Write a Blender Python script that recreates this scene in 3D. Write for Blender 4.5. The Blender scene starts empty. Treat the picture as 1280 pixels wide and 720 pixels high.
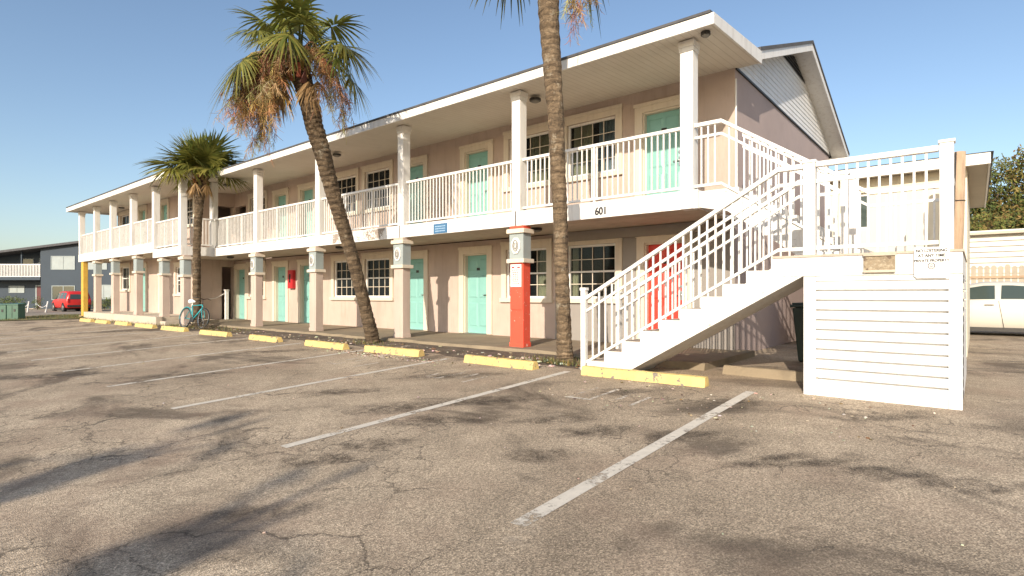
import bpy, bmesh, math, random
from mathutils import Vector, Matrix, Euler
random.seed(7)
rnd = random.Random(11)
scene = bpy.context.scene
COL = scene.collection
R = math.radians

# ---------------------------------------------------------------- materials
def newmat(name):
    m = bpy.data.materials.new(name); m.use_nodes = True
    nt = m.node_tree
    for n in list(nt.nodes): nt.nodes.remove(n)
    out = nt.nodes.new('ShaderNodeOutputMaterial')
    b = nt.nodes.new('ShaderNodeBsdfPrincipled')
    nt.links.new(b.outputs[0], out.inputs[0])
    return m, nt, b, out
def N(nt, t, **kw):
    n = nt.nodes.new(t)
    for k, v in kw.items():
        if k.startswith('i_'):
            key = k[2:]
            key = int(key) if key.isdigit() else key.replace('_', ' ')
            n.inputs[key].default_value = v
        else: setattr(n, k, v)
    return n
def L(nt, a, b): nt.links.new(a, b)
def coords(nt, scale=(1, 1, 1), world=True):
    if world:
        g = N(nt, 'ShaderNodeNewGeometry'); src = g.outputs['Position']
    else:
        g = N(nt, 'ShaderNodeTexCoord'); src = g.outputs['Object']
    mp = N(nt, 'ShaderNodeMapping'); mp.inputs['Scale'].default_value = scale
    L(nt, src, mp.inputs[0]); return mp.outputs[0]
def ramp(nt, fac, stops):
    r = N(nt, 'ShaderNodeValToRGB'); e = r.color_ramp.elements
    while len(e) < len(stops): e.new(0.5)
    for el, (p, c) in zip(e, stops):
        el.position = p; el.color = (c[0], c[1], c[2], 1) if not isinstance(c, (int, float)) else (c, c, c, 1)
    L(nt, fac, r.inputs[0]); return r.outputs[0]
def mix(nt, f, a, b, mode='MIX'):
    m = N(nt, 'ShaderNodeMix', data_type='RGBA', blend_type=mode)
    for sock, v in ((m.inputs[0], f), (m.inputs[6], a), (m.inputs[7], b)):
        if isinstance(v, (int, float)): sock.default_value = v
        elif isinstance(v, tuple): sock.default_value = (v[0], v[1], v[2], 1)
        else: L(nt, v, sock)
    return m.outputs[2]
def noise(nt, vec, scale, detail=4, rough=0.55, dist=0.0):
    n = N(nt, 'ShaderNodeTexNoise'); n.inputs['Scale'].default_value = scale
    n.inputs['Detail'].default_value = detail; n.inputs['Roughness'].default_value = rough
    n.inputs['Distortion'].default_value = dist
    L(nt, vec, n.inputs['Vector']); return n.outputs['Fac']
def bump(nt, b, h, strength, dist=0.01):
    n = N(nt, 'ShaderNodeBump'); n.inputs['Strength'].default_value = strength; n.inputs['Distance'].default_value = dist
    L(nt, h, n.inputs['Height']); L(nt, n.outputs[0], b.inputs['Normal'])
def weathered(name, col, dirt=None, dirt_amt=0.25, rough=0.6, scale=1.2, bump_s=0.0, bump_scale=60, vary=0.12, metallic=0.0, streak=False, spec=0.5, chips=None, chip_lo=0.62):
    m, nt, b, out = newmat(name)
    v = coords(nt)
    n1 = noise(nt, v, scale, 5, 0.6)
    lo = tuple(c * (1 - vary) for c in col); hi = tuple(min(1, c * (1 + vary)) for c in col)
    c = ramp(nt, n1, [(0.3, lo), (0.7, hi)])
    if dirt:
        vv = coords(nt, (3.0, 3.0, 0.35)) if streak else v
        n2 = noise(nt, vv, scale * 2.3, 7, 0.68)
        f = ramp(nt, n2, [(0.50, 0.0), (0.75, dirt_amt)])
        c = mix(nt, f, c, dirt)
    if chips:
        n4 = noise(nt, v, 9, 6, 0.7)
        c = mix(nt, ramp(nt, n4, [(chip_lo, 0.0), (chip_lo + 0.03, 1.0)]), c, chips)
    L(nt, c, b.inputs['Base Color'])
    b.inputs['Roughness'].default_value = rough; b.inputs['Metallic'].default_value = metallic
    b.inputs['Specular IOR Level'].default_value = spec
    if bump_s:
        bump(nt, b, noise(nt, v, bump_scale, 4, 0.6), bump_s)
    return m
M = {}
M['white'] = weathered('white_paint', (0.74, 0.725, 0.69), (0.40, 0.33, 0.25), 0.5, 0.5, 1.6, 0.08, 40, 0.03, streak=True)
M['white_old'] = weathered('white_paint_worn', (0.73, 0.715, 0.68), (0.27, 0.22, 0.17), 0.55, 0.55, 0.9, 0.12, 30, 0.04, streak=True)
M['rail'] = weathered('white_rail_paint', (0.75, 0.735, 0.70), (0.36, 0.26, 0.17), 0.5, 0.42, 5, 0.0, 40, 0.03)
M['vinyl'] = weathered('white_vinyl_siding', (0.72, 0.715, 0.70), (0.44, 0.40, 0.33), 0.4, 0.42, 1.1, 0.05, 25, 0.025, streak=True)
M['stairwhite'] = weathered('scuffed_white_masonry_paint', (0.70, 0.685, 0.65), (0.42, 0.36, 0.29), 0.7, 0.6, 2.2, 0.25, 35, 0.05, streak=True, chips=(0.40, 0.36, 0.31), chip_lo=0.66)
M['soffit'] = None
M['pink'] = weathered('pink_stucco', (0.49, 0.39, 0.33), (0.33, 0.25, 0.195), 0.55, 0.85, 0.9, 0.5, 90, 0.10, streak=True, chips=(0.52, 0.42, 0.36), chip_lo=0.70)
M['gable'] = weathered('shade_darkened_stucco', (0.40, 0.32, 0.30), (0.27, 0.215, 0.20), 0.3, 0.85, 0.5, 0.35, 90, 0.06)  # shade on the gable end is put into this darker mauve colour
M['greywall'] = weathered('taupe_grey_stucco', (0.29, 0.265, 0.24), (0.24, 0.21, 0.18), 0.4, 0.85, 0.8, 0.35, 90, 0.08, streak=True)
M['cream'] = weathered('cream_trim_paint', (0.64, 0.565, 0.46), (0.37, 0.30, 0.22), 0.3, 0.65, 1.5, 0.15, 60, 0.06, streak=True)
M['capital'] = weathered('grey_blue_paint', (0.30, 0.34, 0.335), (0.30, 0.27, 0.22), 0.35, 0.65, 2.0, 0.15, 60, 0.08)
M['aqua'] = weathered('aqua_door_paint', (0.215, 0.44, 0.40), (0.12, 0.32, 0.29), 0.25, 0.45, 1.1, 0.06, 30, 0.06)
M['reddoor'] = weathered('red_door_paint', (0.68, 0.050, 0.028), (0.40, 0.05, 0.035), 0.25, 0.45, 1.1, 0.05, 30, 0.06)
M['redpaint'] = weathered('red_column_paint', (0.68, 0.085, 0.045), (0.35, 0.08, 0.05), 0.3, 0.6, 2.0, 0.15, 60, 0.08, chips=(0.72, 0.6, 0.5), chip_lo=0.63)
M['firebox'] = weathered('red_box_enamel', (0.50, 0.025, 0.03), None, 0, 0.4, 2.0)
M['yellow'] = weathered('yellow_stop_paint', (0.66, 0.49, 0.18), (0.36, 0.27, 0.14), 0.65, 0.75, 2.5, 0.4, 70, 0.09, chips=(0.20, 0.17, 0.14), chip_lo=0.57)
M['yellowpost'] = weathered('yellow_post_paint', (0.60, 0.37, 0.06), (0.34, 0.20, 0.05), 0.4, 0.7, 3, 0.2, 40, 0.1)
M['concrete'] = weathered('walk_concrete', (0.25, 0.20, 0.135), (0.14, 0.11, 0.075), 0.7, 0.9, 1.1, 0.4, 50, 0.14)
M['concrete_pale'] = weathered('pale_concrete', (0.52, 0.45, 0.36), (0.28, 0.22, 0.16), 0.5, 0.9, 1.4, 0.4, 40, 0.12)
M['step_tread'] = weathered('worn_tread_concrete', (0.46, 0.39, 0.32), (0.22, 0.17, 0.13), 0.6, 0.9, 3, 0.3, 50, 0.1)
M['shingle'] = weathered('dark_roof_shingle', (0.075, 0.075, 0.08), (0.14, 0.13, 0.12), 0.4, 0.9, 3, 0.5, 30, 0.2)
M['dark'] = weathered('dark_metal', (0.03, 0.028, 0.026), None, 0, 0.5, 3)
M['black'] = weathered('black_rubber', (0.018, 0.018, 0.018), None, 0, 0.75, 3)
M['chrome'] = weathered('brushed_metal', (0.55, 0.54, 0.52), None, 0, 0.3, 3, metallic=1.0)
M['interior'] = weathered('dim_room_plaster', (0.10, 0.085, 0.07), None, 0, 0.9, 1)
M['curtain'] = weathered('cream_curtain_cloth', (0.76, 0.70, 0.52), (0.45, 0.38, 0.25), 0.2, 0.9, 2.0)
M['bluecurtain'] = weathered('pale_blue_curtain_cloth', (0.50, 0.58, 0.68), None, 0, 0.9, 2.0)
M['darkblue'] = weathered('slate_blue_siding', (0.028, 0.044, 0.062), (0.026, 0.034, 0.046), 0.4, 0.7, 0.5, 0.1, 10, 0.1)
M['maroon'] = weathered('maroon_door_paint', (0.085, 0.012, 0.014), None, 0, 0.5, 1)
M['green_box'] = weathered('green_cabinet_enamel', (0.055, 0.125, 0.085), (0.10, 0.13, 0.10), 0.4, 0.5, 1.5, 0, 30, 0.1)
M['bin'] = weathered('dark_green_plastic', (0.022, 0.04, 0.032), None, 0, 0.5, 2)
M['woodpole'] = weathered('raw_timber', (0.42, 0.30, 0.20), (0.20, 0.13, 0.08), 0.6, 0.9, 2.5, 0.4, 30, 0.15, streak=True)
M['shedwall'] = weathered('cream_clapboard', (0.64, 0.61, 0.54), (0.42, 0.37, 0.29), 0.4, 0.8, 0.6, 0.1, 30, 0.06, streak=True)
M['fence'] = weathered('pale_weathered_pickets', (0.40, 0.35, 0.275), (0.34, 0.27, 0.20), 0.5, 0.9, 1.5, 0.3, 30, 0.12, streak=True)
M['nbwall'] = weathered('white_rendered_wall', (0.70, 0.64, 0.50), (0.5, 0.45, 0.35), 0.2, 0.8, 0.8, 0.2, 60, 0.04, streak=True)
M['nbsoffit'] = weathered('tan_soffit_board', (0.50, 0.44, 0.35), None, 0, 0.8, 0.6)
M['carwhite'] = weathered('silver_white_car_paint', (0.56, 0.535, 0.47), None, 0, 0.28, 0.4, vary=0.02)
M['carred'] = weathered('red_car_paint', (0.52, 0.025, 0.022), None, 0, 0.3, 0.4, vary=0.03)
M['bluesign'] = weathered('blue_sign_enamel', (0.055, 0.15, 0.28), None, 0, 0.5, 2)
M['signwhite'] = weathered('white_sign_face', (0.80, 0.79, 0.76), (0.6, 0.55, 0.5), 0.15, 0.45, 2, vary=0.02)
M['ink'] = weathered('black_ink', (0.02, 0.02, 0.025), None, 0, 0.6, 2)
M['redink'] = weathered('red_ink', (0.45, 0.04, 0.03), None, 0, 0.6, 2)
M['greyink'] = weathered('grey_ink', (0.10, 0.09, 0.09), None, 0, 0.6, 2)
M['bluelight'] = weathered('pale_blue_ink', (0.32, 0.45, 0.58), None, 0, 0.6, 2)
M['bronze'] = weathered('pitted_tan_metal', (0.24, 0.185, 0.115), (0.48, 0.41, 0.30), 0.9, 0.6, 14, 0.6, 60, 0.2, chips=(0.12, 0.08, 0.05), chip_lo=0.60)
M['teal'] = weathered('teal_bike_paint', (0.02, 0.30, 0.33), None, 0, 0.35, 2)
M['tan_stop'] = weathered('bare_concrete_stop', (0.46, 0.37, 0.26), (0.25, 0.18, 0.11), 0.5, 0.9, 2.5, 0.4, 50, 0.12)
M['seat'] = weathered('grey_fabric', (0.25, 0.24, 0.22), None, 0, 0.9, 2)

def mat_soffit():
    m, nt, b, out = newmat('soffit_boards')
    v = coords(nt)
    w = N(nt, 'ShaderNodeTexWave', wave_type='BANDS', bands_direction='X', wave_profile='SAW')
    w.inputs['Scale'].default_value = 2.6; L(nt, v, w.inputs['Vector'])
    groove = ramp(nt, w.outputs['Fac'], [(0.0, 0.35), (0.07, 1.0), (0.95, 1.0), (1.0, 0.35)])
    n = mix(nt, 0.5, noise(nt, v, 1.1, 5), noise(nt, coords(nt, (4, 1, 1)), 1.7, 6, 0.7))
    c = ramp(nt, n, [(0.3, (0.58, 0.53, 0.455)), (0.7, (0.68, 0.635, 0.56))])
    c = mix(nt, groove, (0.36, 0.31, 0.25), c)
    L(nt, c, b.inputs['Base Color']); b.inputs['Roughness'].default_value = 0.7
    bump(nt, b, groove, 0.6, 0.01)
    return m
M['soffit'] = mat_soffit()

def mat_asphalt():
    m, nt, b, out = newmat('worn_asphalt')
    v = coords(nt)
    big = noise(nt, v, 0.28, 4, 0.6, 0.6)
    mid = noise(nt, v, 1.6, 6, 0.65)
    fine = noise(nt, v, 110, 3, 0.7)
    vor = N(nt, 'ShaderNodeTexVoronoi'); vor.inputs['Scale'].default_value = 120; L(nt, v, vor.inputs['Vector'])
    base = ramp(nt, big, [(0.30, (0.29, 0.23, 0.166)), (0.52, (0.39, 0.315, 0.23)), (0.72, (0.47, 0.385, 0.285))])
    m1 = ramp(nt, mid, [(0.34, 0.80), (0.62, 1.08)])
    c = mix(nt, 1.0, base, m1, 'MULTIPLY')
    # aggregate speckle
    sp = ramp(nt, vor.outputs['Color'], [(0.12, 0.45), (0.5, 0.97), (0.88, 1.75)])
    c = mix(nt, 0.8, c, sp, 'MULTIPLY')
    f2 = ramp(nt, fine, [(0.34, 0.5), (0.66, 1.45)])
    c = mix(nt, 0.75, c, f2, 'MULTIPLY')
    # oil and damp patches (real stains with a shape of their own), stretched along the bays
    vs = coords(nt, (0.55, 0.9, 1.0))
    st = noise(nt, vs, 0.75, 6, 0.62, 0.8)
    stain = ramp(nt, st, [(0.535, 0.0), (0.64, 0.75)])
    c = mix(nt, stain, c, (0.085, 0.066, 0.05))
    # pale dusty wear
    pw = noise(nt, v, 3.3, 7, 0.7)
    c = mix(nt, ramp(nt, pw, [(0.60, 0.0), (0.74, 0.35)]), c, (0.46, 0.39, 0.31))
    # reddish tint patches
    rp = noise(nt, v, 0.9, 4, 0.6)
    c = mix(nt, ramp(nt, rp, [(0.5, 0.0), (0.7, 0.35)]), c, (0.30, 0.205, 0.15))
    # cracks
    dn = N(nt, 'ShaderNodeTexNoise'); dn.inputs['Scale'].default_value = 3.2; dn.inputs['Detail'].default_value = 8; dn.inputs['Roughness'].default_value = 0.68
    L(nt, v, dn.inputs['Vector'])
    add = N(nt, 'ShaderNodeVectorMath', operation='MULTIPLY_ADD'); L(nt, dn.outputs['Color'], add.inputs[0])
    add.inputs[1].default_value = (0.42, 0.42, 0.0); L(nt, v, add.inputs[2])
    ck = N(nt, 'ShaderNodeTexVoronoi', feature='DISTANCE_TO_EDGE'); ck.inputs['Scale'].default_value = 0.85
    L(nt, add.outputs[0], ck.inputs['Vector'])
    crack = ramp(nt, ck.outputs['Distance'], [(0.0, 0.8), (0.006, 0.0)])
    ck2 = N(nt, 'ShaderNodeTexVoronoi', feature='DISTANCE_TO_EDGE'); ck2.inputs['Scale'].default_value = 3.2
    L(nt, add.outputs[0], ck2.inputs['Vector'])
    crack2 = ramp(nt, ck2.outputs['Distance'], [(0.0, 0.9), (0.026, 0.0)])
    msk = ramp(nt, noise(nt, v, 0.33, 3), [(0.50, 0.0), (0.58, 1.0)])
    msk2 = ramp(nt, noise(nt, v, 0.6, 3), [(0.50, 0.0), (0.58, 0.9)])
    cm = mix(nt, 1.0, crack, msk, 'MULTIPLY'); cm2 = mix(nt, 1.0, crack2, msk2, 'MULTIPLY')
    call = mix(nt, 1.0, cm, cm2, 'LIGHTEN')
    c = mix(nt, call, c, (0.055, 0.044, 0.036))
    L(nt, c, b.inputs['Base Color']); b.inputs['Roughness'].default_value = 0.92
    b.inputs['Specular IOR Level'].default_value = 0.25
    h = mix(nt, 0.5, vor.outputs['Distance'], fine)
    h2 = mix(nt, call, h, (0.0, 0.0, 0.0))
    bump(nt, b, h2, 0.55, 0.012)
    return m
M['asphalt'] = mat_asphalt()

def mat_worn_line(name, col, lo, hi):
    m, nt, b, out = newmat(name)
    v = coords(nt)
    c = ramp(nt, noise(nt, v, 14, 5), [(0.3, tuple(x * .85 for x in col)), (0.7, col)])
    L(nt, c, b.inputs['Base Color']); b.inputs['Roughness'].default_value = 0.85
    t = N(nt, 'ShaderNodeBsdfTransparent'); ms = N(nt, 'ShaderNodeMixShader')
    n1 = noise(nt, v, 26, 6, 0.75); n2 = noise(nt, v, 3.2, 3, 0.6)
    s = mix(nt, 0.5, n1, n2)
    f = ramp(nt, s, [(lo, 0.0), (hi, 1.0)])
    L(nt, f, ms.inputs[0]); L(nt, b.outputs[0], ms.inputs[1]); L(nt, t.outputs[0], ms.inputs[2])
    L(nt, ms.outputs[0], out.inputs[0])
    return m
M['line'] = mat_worn_line('worn_white_line', (0.62, 0.57, 0.49), 0.515, 0.62)
M['line_faint'] = mat_worn_line('faded_white_mark', (0.58, 0.52, 0.44), 0.45, 0.54)
def mat_stain():
    m, nt, b, out = newmat('oil_and_damp_stain')
    v = coords(nt); b.inputs['Base Color'].default_value = (0.075, 0.058, 0.043, 1); b.inputs['Roughness'].default_value = 0.75
    a = N(nt, 'ShaderNodeAttribute'); a.attribute_name = 'tint'
    n1 = noise(nt, v, 5.5, 7, 0.72); n2 = noise(nt, v, 70, 3, 0.7)
    k = mix(nt, 1.0, a.outputs['Color'], ramp(nt, n1, [(0.36, 0.0), (0.62, 1.0)]), 'MULTIPLY')
    k = mix(nt, 1.0, k, ramp(nt, n2, [(0.35, 0.35), (0.6, 0.9)]), 'MULTIPLY')
    t = N(nt, 'ShaderNodeBsdfTransparent'); ms = N(nt, 'ShaderNodeMixShader')
    L(nt, k, ms.inputs[0]); L(nt, t.outputs[0], ms.inputs[1]); L(nt, b.outputs[0], ms.inputs[2]); L(nt, ms.outputs[0], out.inputs[0]); return m
M['stain'] = mat_stain()
M['mottle'] = mat_worn_line('mottled_brown_patch', (0.33, 0.27, 0.22), 0.46, 0.52)
M['spatter'] = mat_worn_line('weather_stain', (0.42, 0.36, 0.28), 0.42, 0.50)

def mat_glass(name, col=(0.02, 0.025, 0.03), transp=0.55):
    m, nt, b, out = newmat(name)
    b.inputs['Base Color'].default_value = (*col, 1); b.inputs['Roughness'].default_value = 0.06
    b.inputs['Specular IOR Level'].default_value = 0.7
    t = N(nt, 'ShaderNodeBsdfTransparent'); t.inputs[0].default_value = (0.86, 0.9, 0.88, 1)
    ms = N(nt, 'ShaderNodeMixShader')
    fr = N(nt, 'ShaderNodeFresnel'); fr.inputs[0].default_value = 1.5
    mm = N(nt, 'ShaderNodeMath', operation='MULTIPLY_ADD'); L(nt, fr.outputs[0], mm.inputs[0]); mm.inputs[1].default_value = 1.3; mm.inputs[2].default_value = 1 - transp
    mm.use_clamp = True
    L(nt, mm.outputs[0], ms.inputs[0]); L(nt, t.outputs[0], ms.inputs[1]); L(nt, b.outputs[0], ms.inputs[2])
    L(nt, ms.outputs[0], out.inputs[0]); return m
M['glass'] = mat_glass('window_glass', transp=0.82)
M['carglass'] = mat_glass('car_glass', (0.03, 0.05, 0.045), 0.7)

def mat_leaf(name, transl=0.35, rough=0.45, attr=True, col=(0.08, 0.1, 0.03)):
    m, nt, b, out = newmat(name)
    v = coords(nt)
    if attr:
        a = N(nt, 'ShaderNodeAttribute'); a.attribute_name = 'tint'; c = a.outputs['Color']
    else:
        c = ramp(nt, noise(nt, v, 3, 3), [(0.3, tuple(x * .7 for x in col)), (0.7, tuple(x * 1.3 for x in col))])
    L(nt, c, b.inputs['Base Color']); b.inputs['Roughness'].default_value = rough
    b.inputs['Specular IOR Level'].default_value = 0.4
    t = N(nt, 'ShaderNodeBsdfTranslucent'); L(nt, c, t.inputs[0])
    ms = N(nt, 'ShaderNodeMixShader'); ms.inputs[0].default_value = transl
    L(nt, b.outputs[0], ms.inputs[1]); L(nt, t.outputs[0], ms.inputs[2]); L(nt, ms.outputs[0], out.inputs[0])
    return m
M['frond'] = mat_leaf('palm_frond_leaf', 0.3, 0.42)
M['deadfrond'] = mat_leaf('dry_frond', 0.25, 0.8)
M['foliage'] = mat_leaf('tree_foliage', 0.25, 0.65)
M['grass'] = mat_leaf('grass_blades', 0.3, 0.7)

def mat_trunk(name, c1, c2, c3):
    m, nt, b, out = newmat(name)
    v = coords(nt)
    vz = coords(nt, (0.7, 0.7, 2.8))
    n1 = noise(nt, vz, 4.5, 6, 0.7, 0.5)
    n2 = noise(nt, v, 28, 4, 0.7)
    c = ramp(nt, n1, [(0.30, c1), (0.5, c2), (0.72, c3)])
    c = mix(nt, 0.8, c, ramp(nt, n2, [(0.3, 0.55), (0.7, 1.3)]), 'MULTIPLY')
    ln = ramp(nt, noise(nt, v, 3.5, 5, 0.7), [(0.60, 0.0), (0.70, 0.6)])
    c = mix(nt, ln, c, (0.34, 0.31, 0.24))
    L(nt, c, b.inputs['Base Color']); b.inputs['Roughness'].default_value = 0.95
    wv = N(nt, 'ShaderNodeTexWave', wave_type='BANDS', bands_direction='Z', wave_profile='SAW'); wv.inputs['Scale'].default_value = 3.2
    wv.inputs['Distortion'].default_value = 5.0; wv.inputs['Detail'].default_value = 3; wv.inputs['Detail Scale'].default_value = 2.2; L(nt, v, wv.inputs['Vector'])
    c = mix(nt, 0.7, c, ramp(nt, wv.outputs['Fac'], [(0.0, 0.45), (0.25, 1.0), (1.0, 1.15)]), 'MULTIPLY'); L(nt, c, b.inputs['Base Color'])
    h = mix(nt, 0.5, mix(nt, 0.5, n1, n2), wv.outputs['Fac']); bump(nt, b, h, 1.0, 0.05)
    return m
M['trunk'] = mat_trunk('palm_trunk_bark', (0.04, 0.026, 0.015), (0.11, 0.077, 0.046), (0.22, 0.16, 0.10))
M['trunk_gold'] = mat_trunk('tan_palm_bark', (0.05, 0.034, 0.02), (0.145, 0.102, 0.062), (0.29, 0.215, 0.135))
M['bark'] = mat_trunk('tree_bark', (0.05, 0.035, 0.025), (0.1, 0.075, 0.05), (0.16, 0.12, 0.09))

def mat_ground(name, cols, sc=2.0):
    m, nt, b, out = newmat(name); v = coords(nt)
    n1 = noise(nt, v, sc, 7, 0.7); n2 = noise(nt, v, sc * 12, 4, 0.7)
    c = ramp(nt, n1, [(0.3, cols[0]), (0.5, cols[1]), (0.7, cols[2])])
    c = mix(nt, 0.8, c, ramp(nt, n2, [(0.3, 0.55), (0.7, 1.4)]), 'MULTIPLY')
    L(nt, c, b.inputs['Base Color']); b.inputs['Roughness'].default_value = 0.95
    bump(nt, b, n2, 0.8, 0.03); return m
M['dirt'] = mat_ground('mulch_and_dirt', ((0.05, 0.038, 0.028), (0.115, 0.085, 0.06), (0.22, 0.175, 0.13)))
M['lawn'] = mat_ground('thin_lawn', ((0.075, 0.075, 0.028), (0.15, 0.135, 0.05), (0.25, 0.2, 0.11)), 0.8)
M['roadpale'] = mat_ground('pale_driveway', ((0.22, 0.18, 0.135), (0.29, 0.24, 0.185), (0.36, 0.30, 0.235)), 0.6)

# ---------------------------------------------------------------- object helpers
ORG = {}
def tag(o, label=None, cat=None, group=None, kind=None):
    if label: o['label'] = label
    if cat: o['category'] = cat
    if group: o['group'] = group
    if kind: o['kind'] = kind
    return o
def thing(name, label, cat, loc=(0, 0, 0), rz=0.0, group=None):
    o = bpy.data.objects.new(name, None); COL.objects.link(o)
    o.location = loc; o.rotation_euler = (0, 0, rz); o.empty_display_size = 0.3
    ORG[o.name] = Vector(loc)
    return tag(o, label, cat, group)
class MB:
    def __init__(s): s.v = []; s.f = []; s.mi = []; s.sm = []; s.tint = []; s.cur = (1, 1, 1); s.m = 0; s.smooth = False
    def add(s, vs, fs):
        k = len(s.v); s.v += [tuple(v) for v in vs]
        for f in fs:
            s.f.append([k + i for i in f]); s.mi.append(s.m); s.sm.append(s.smooth); s.tint.append(s.cur)
    def quad(s, a, b, c, d): s.add([a, b, c, d], [(0, 1, 2, 3)])
    def hexa(s, p):  # p: bottom 4 ccw, top 4 ccw
        s.add(p, [(3, 2, 1, 0), (4, 5, 6, 7), (0, 1, 5, 4), (1, 2, 6, 5), (2, 3, 7, 6), (3, 0, 4, 7)])
    def box(s, x0, x1, y0, y1, z0, z1):
        if x0 > x1: x0, x1 = x1, x0
        if y0 > y1: y0, y1 = y1, y0
        if z0 > z1: z0, z1 = z1, z0
        s.hexa([(x0, y0, z0), (x1, y0, z0), (x1, y1, z0), (x0, y1, z0), (x0, y0, z1), (x1, y0, z1), (x1, y1, z1), (x0, y1, z1)])
    def cbox(s, x0, x1, y0, y1, z0, z1, c):  # box chamfered on its top edges
        s.hexa([(x0, y0, z0), (x1, y0, z0), (x1, y1, z0), (x0, y1, z0), (x0, y0, z1 - c), (x1, y0, z1 - c), (x1, y1, z1 - c), (x0, y1, z1 - c)])
        s.hexa([(x0, y0, z1 - c), (x1, y0, z1 - c), (x1, y1, z1 - c), (x0, y1, z1 - c), (x0 + c, y0 + c, z1), (x1 - c, y0 + c, z1), (x1 - c, y1 - c, z1), (x0 + c, y1 - c, z1)])
    def beam(s, a, b, w, h):  # sloping beam, vertical-cut ends; a,b centre points
        a = Vector(a); b = Vector(b); d = b - a; l = Vector((-d.y, d.x, 0))
        if l.length < 1e-6: l = Vector((0, 1, 0))
        l = l.normalized() * (w / 2); u = Vector((0, 0, h / 2))
        s.hexa([a - l - u, b - l - u, b + l - u, a + l - u, a - l + u, b - l + u, b + l + u, a + l + u])
    def tube(s, pts, rad, n=8, caps=True):
        pts = [Vector(p) for p in pts]
        if isinstance(rad, (int, float)): rad = [rad] * len(pts)
        vs = []; prev = None
        for i, p in enumerate(pts):
            t = (pts[min(i + 1, len(pts) - 1)] - pts[max(i - 1, 0)])
            t = t.normalized() if t.length > 1e-9 else Vector((0, 0, 1))
            if prev is None:
                x = t.orthogonal().normalized()
            else:
                x = prev - t * prev.dot(t)
                x = x.normalized() if x.length > 1e-6 else t.orthogonal().normalized()
            prev = x; y = t.cross(x)
            for k in range(n):
                a = 2 * math.pi * k / n
                vs.append(p + (x * math.cos(a) + y * math.sin(a)) * rad[i])
        fs = []
        for i in range(len(pts) - 1):
            for k in range(n):
                fs.append((i * n + k, i * n + (k + 1) % n, (i + 1) * n + (k + 1) % n, (i + 1) * n + k))
        if caps:
            fs.append(tuple(range(n - 1, -1, -1))); q = (len(pts) - 1) * n
            fs.append(tuple(q + k for k in range(n)))
        s.add(vs, fs)
    def prism(s, poly, a, b):  # poly: list of 3D points; extruded by vector b-a
        d = Vector(b) - Vector(a); n = len(poly)
        vs = [Vector(p) for p in poly] + [Vector(p) + d for p in poly]
        fs = [tuple(range(n - 1, -1, -1)), tuple(range(n, 2 * n))]
        for i in range(n):
            j = (i + 1) % n; fs.append((i, j, n + j, n + i))
        s.add(vs, fs)
    def build(s, name, mats, parent=None, local=False, bevel=0.0, fix=True):
        me = bpy.data.meshes.new(name)
        o0 = Vector((0, 0, 0))
        if parent is not None and not local: o0 = ORG.get(parent.name, o0)
        me.from_pydata([tuple(Vector(v) - o0) for v in s.v], [], s.f)
        if not isinstance(mats, (list, tuple)): mats = [mats]
        for m in mats: me.materials.append(m)
        for p, i, q in zip(me.polygons, s.mi, s.sm): p.material_index = i; p.use_smooth = q
        if any(t != (1, 1, 1) for t in s.tint):
            at = me.color_attributes.new('tint', 'FLOAT_COLOR', 'CORNER')
            buf = []
            for p, t in zip(me.polygons, s.tint): buf += [t[0], t[1], t[2], 1.0] * len(p.vertices)
            at.data.foreach_set('color', buf)
        if fix or bevel:
            bm = bmesh.new(); bm.from_mesh(me)
            if fix: bmesh.ops.recalc_face_normals(bm, faces=bm.faces)
            if bevel:
                bmesh.ops.bevel(bm, geom=[e for e in bm.edges if len(e.link_faces) == 2 and e.calc_face_angle(0) > 0.6], offset=bevel, segments=2, affect='EDGES', profile=0.6)
            bm.to_mesh(me); bm.free()
        o = bpy.data.objects.new(name, me); COL.objects.link(o)
        if parent is not None:
            o.parent = parent; ORG[o.name] = o0
        else: ORG[o.name] = Vector((0, 0, 0))
        return o
def pivot(name, parent, loc):
    """an empty part pivot is never used: parts are meshes"""
def kids(o): return [c for c in bpy.data.objects if c.parent == o]
CH = {}
def copy_tree(o, parent=None, loc=None):
    c = o.copy(); COL.objects.link(c)
    c.parent = parent
    if loc is not None: c.location = loc
    ORG[c.name] = ORG.get(o.name, Vector((0, 0, 0)))
    for ch in list(o.children): copy_tree(ch, c)
    return c
def text_mesh(txt, size, mat, name, parent, loc, rot=(R(90), 0, 0), extrude=0.002, align='CENTER', sx=1.0, bold=0.03):
    cu = bpy.data.curves.new(name, 'FONT'); cu.body = txt; cu.size = size; cu.extrude = extrude
    cu.align_x = align; cu.offset = size * 0.012
    t = bpy.data.objects.new('tmp_text', cu); COL.objects.link(t)
    bpy.context.view_layer.update()
    me = bpy.data.meshes.new_from_object(t.evaluated_get(bpy.context.evaluated_depsgraph_get()))
    bpy.data.objects.remove(t); me.name = name
    me.materials.clear(); me.materials.append(mat)
    bmt = bmesh.new()
    for k in (-1, 0, 1):
        m2 = me.copy(); m2.transform(Matrix.Translation((k * size * bold * .7, k * size * bold * .25, (k + 1) * .0004))); bmt.from_mesh(m2); bpy.data.meshes.remove(m2)
    bmt.to_mesh(me); bmt.free()
    mw = Matrix.Translation(Vector(loc) - (ORG.get(parent.name, Vector()) if parent else Vector())) @ Euler(rot).to_matrix().to_4x4() @ Matrix.Diagonal((sx, 1, 1, 1))
    me.transform(mw)
    o = bpy.data.objects.new(name, me); COL.objects.link(o)
    if parent: o.parent = parent
    return o

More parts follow.
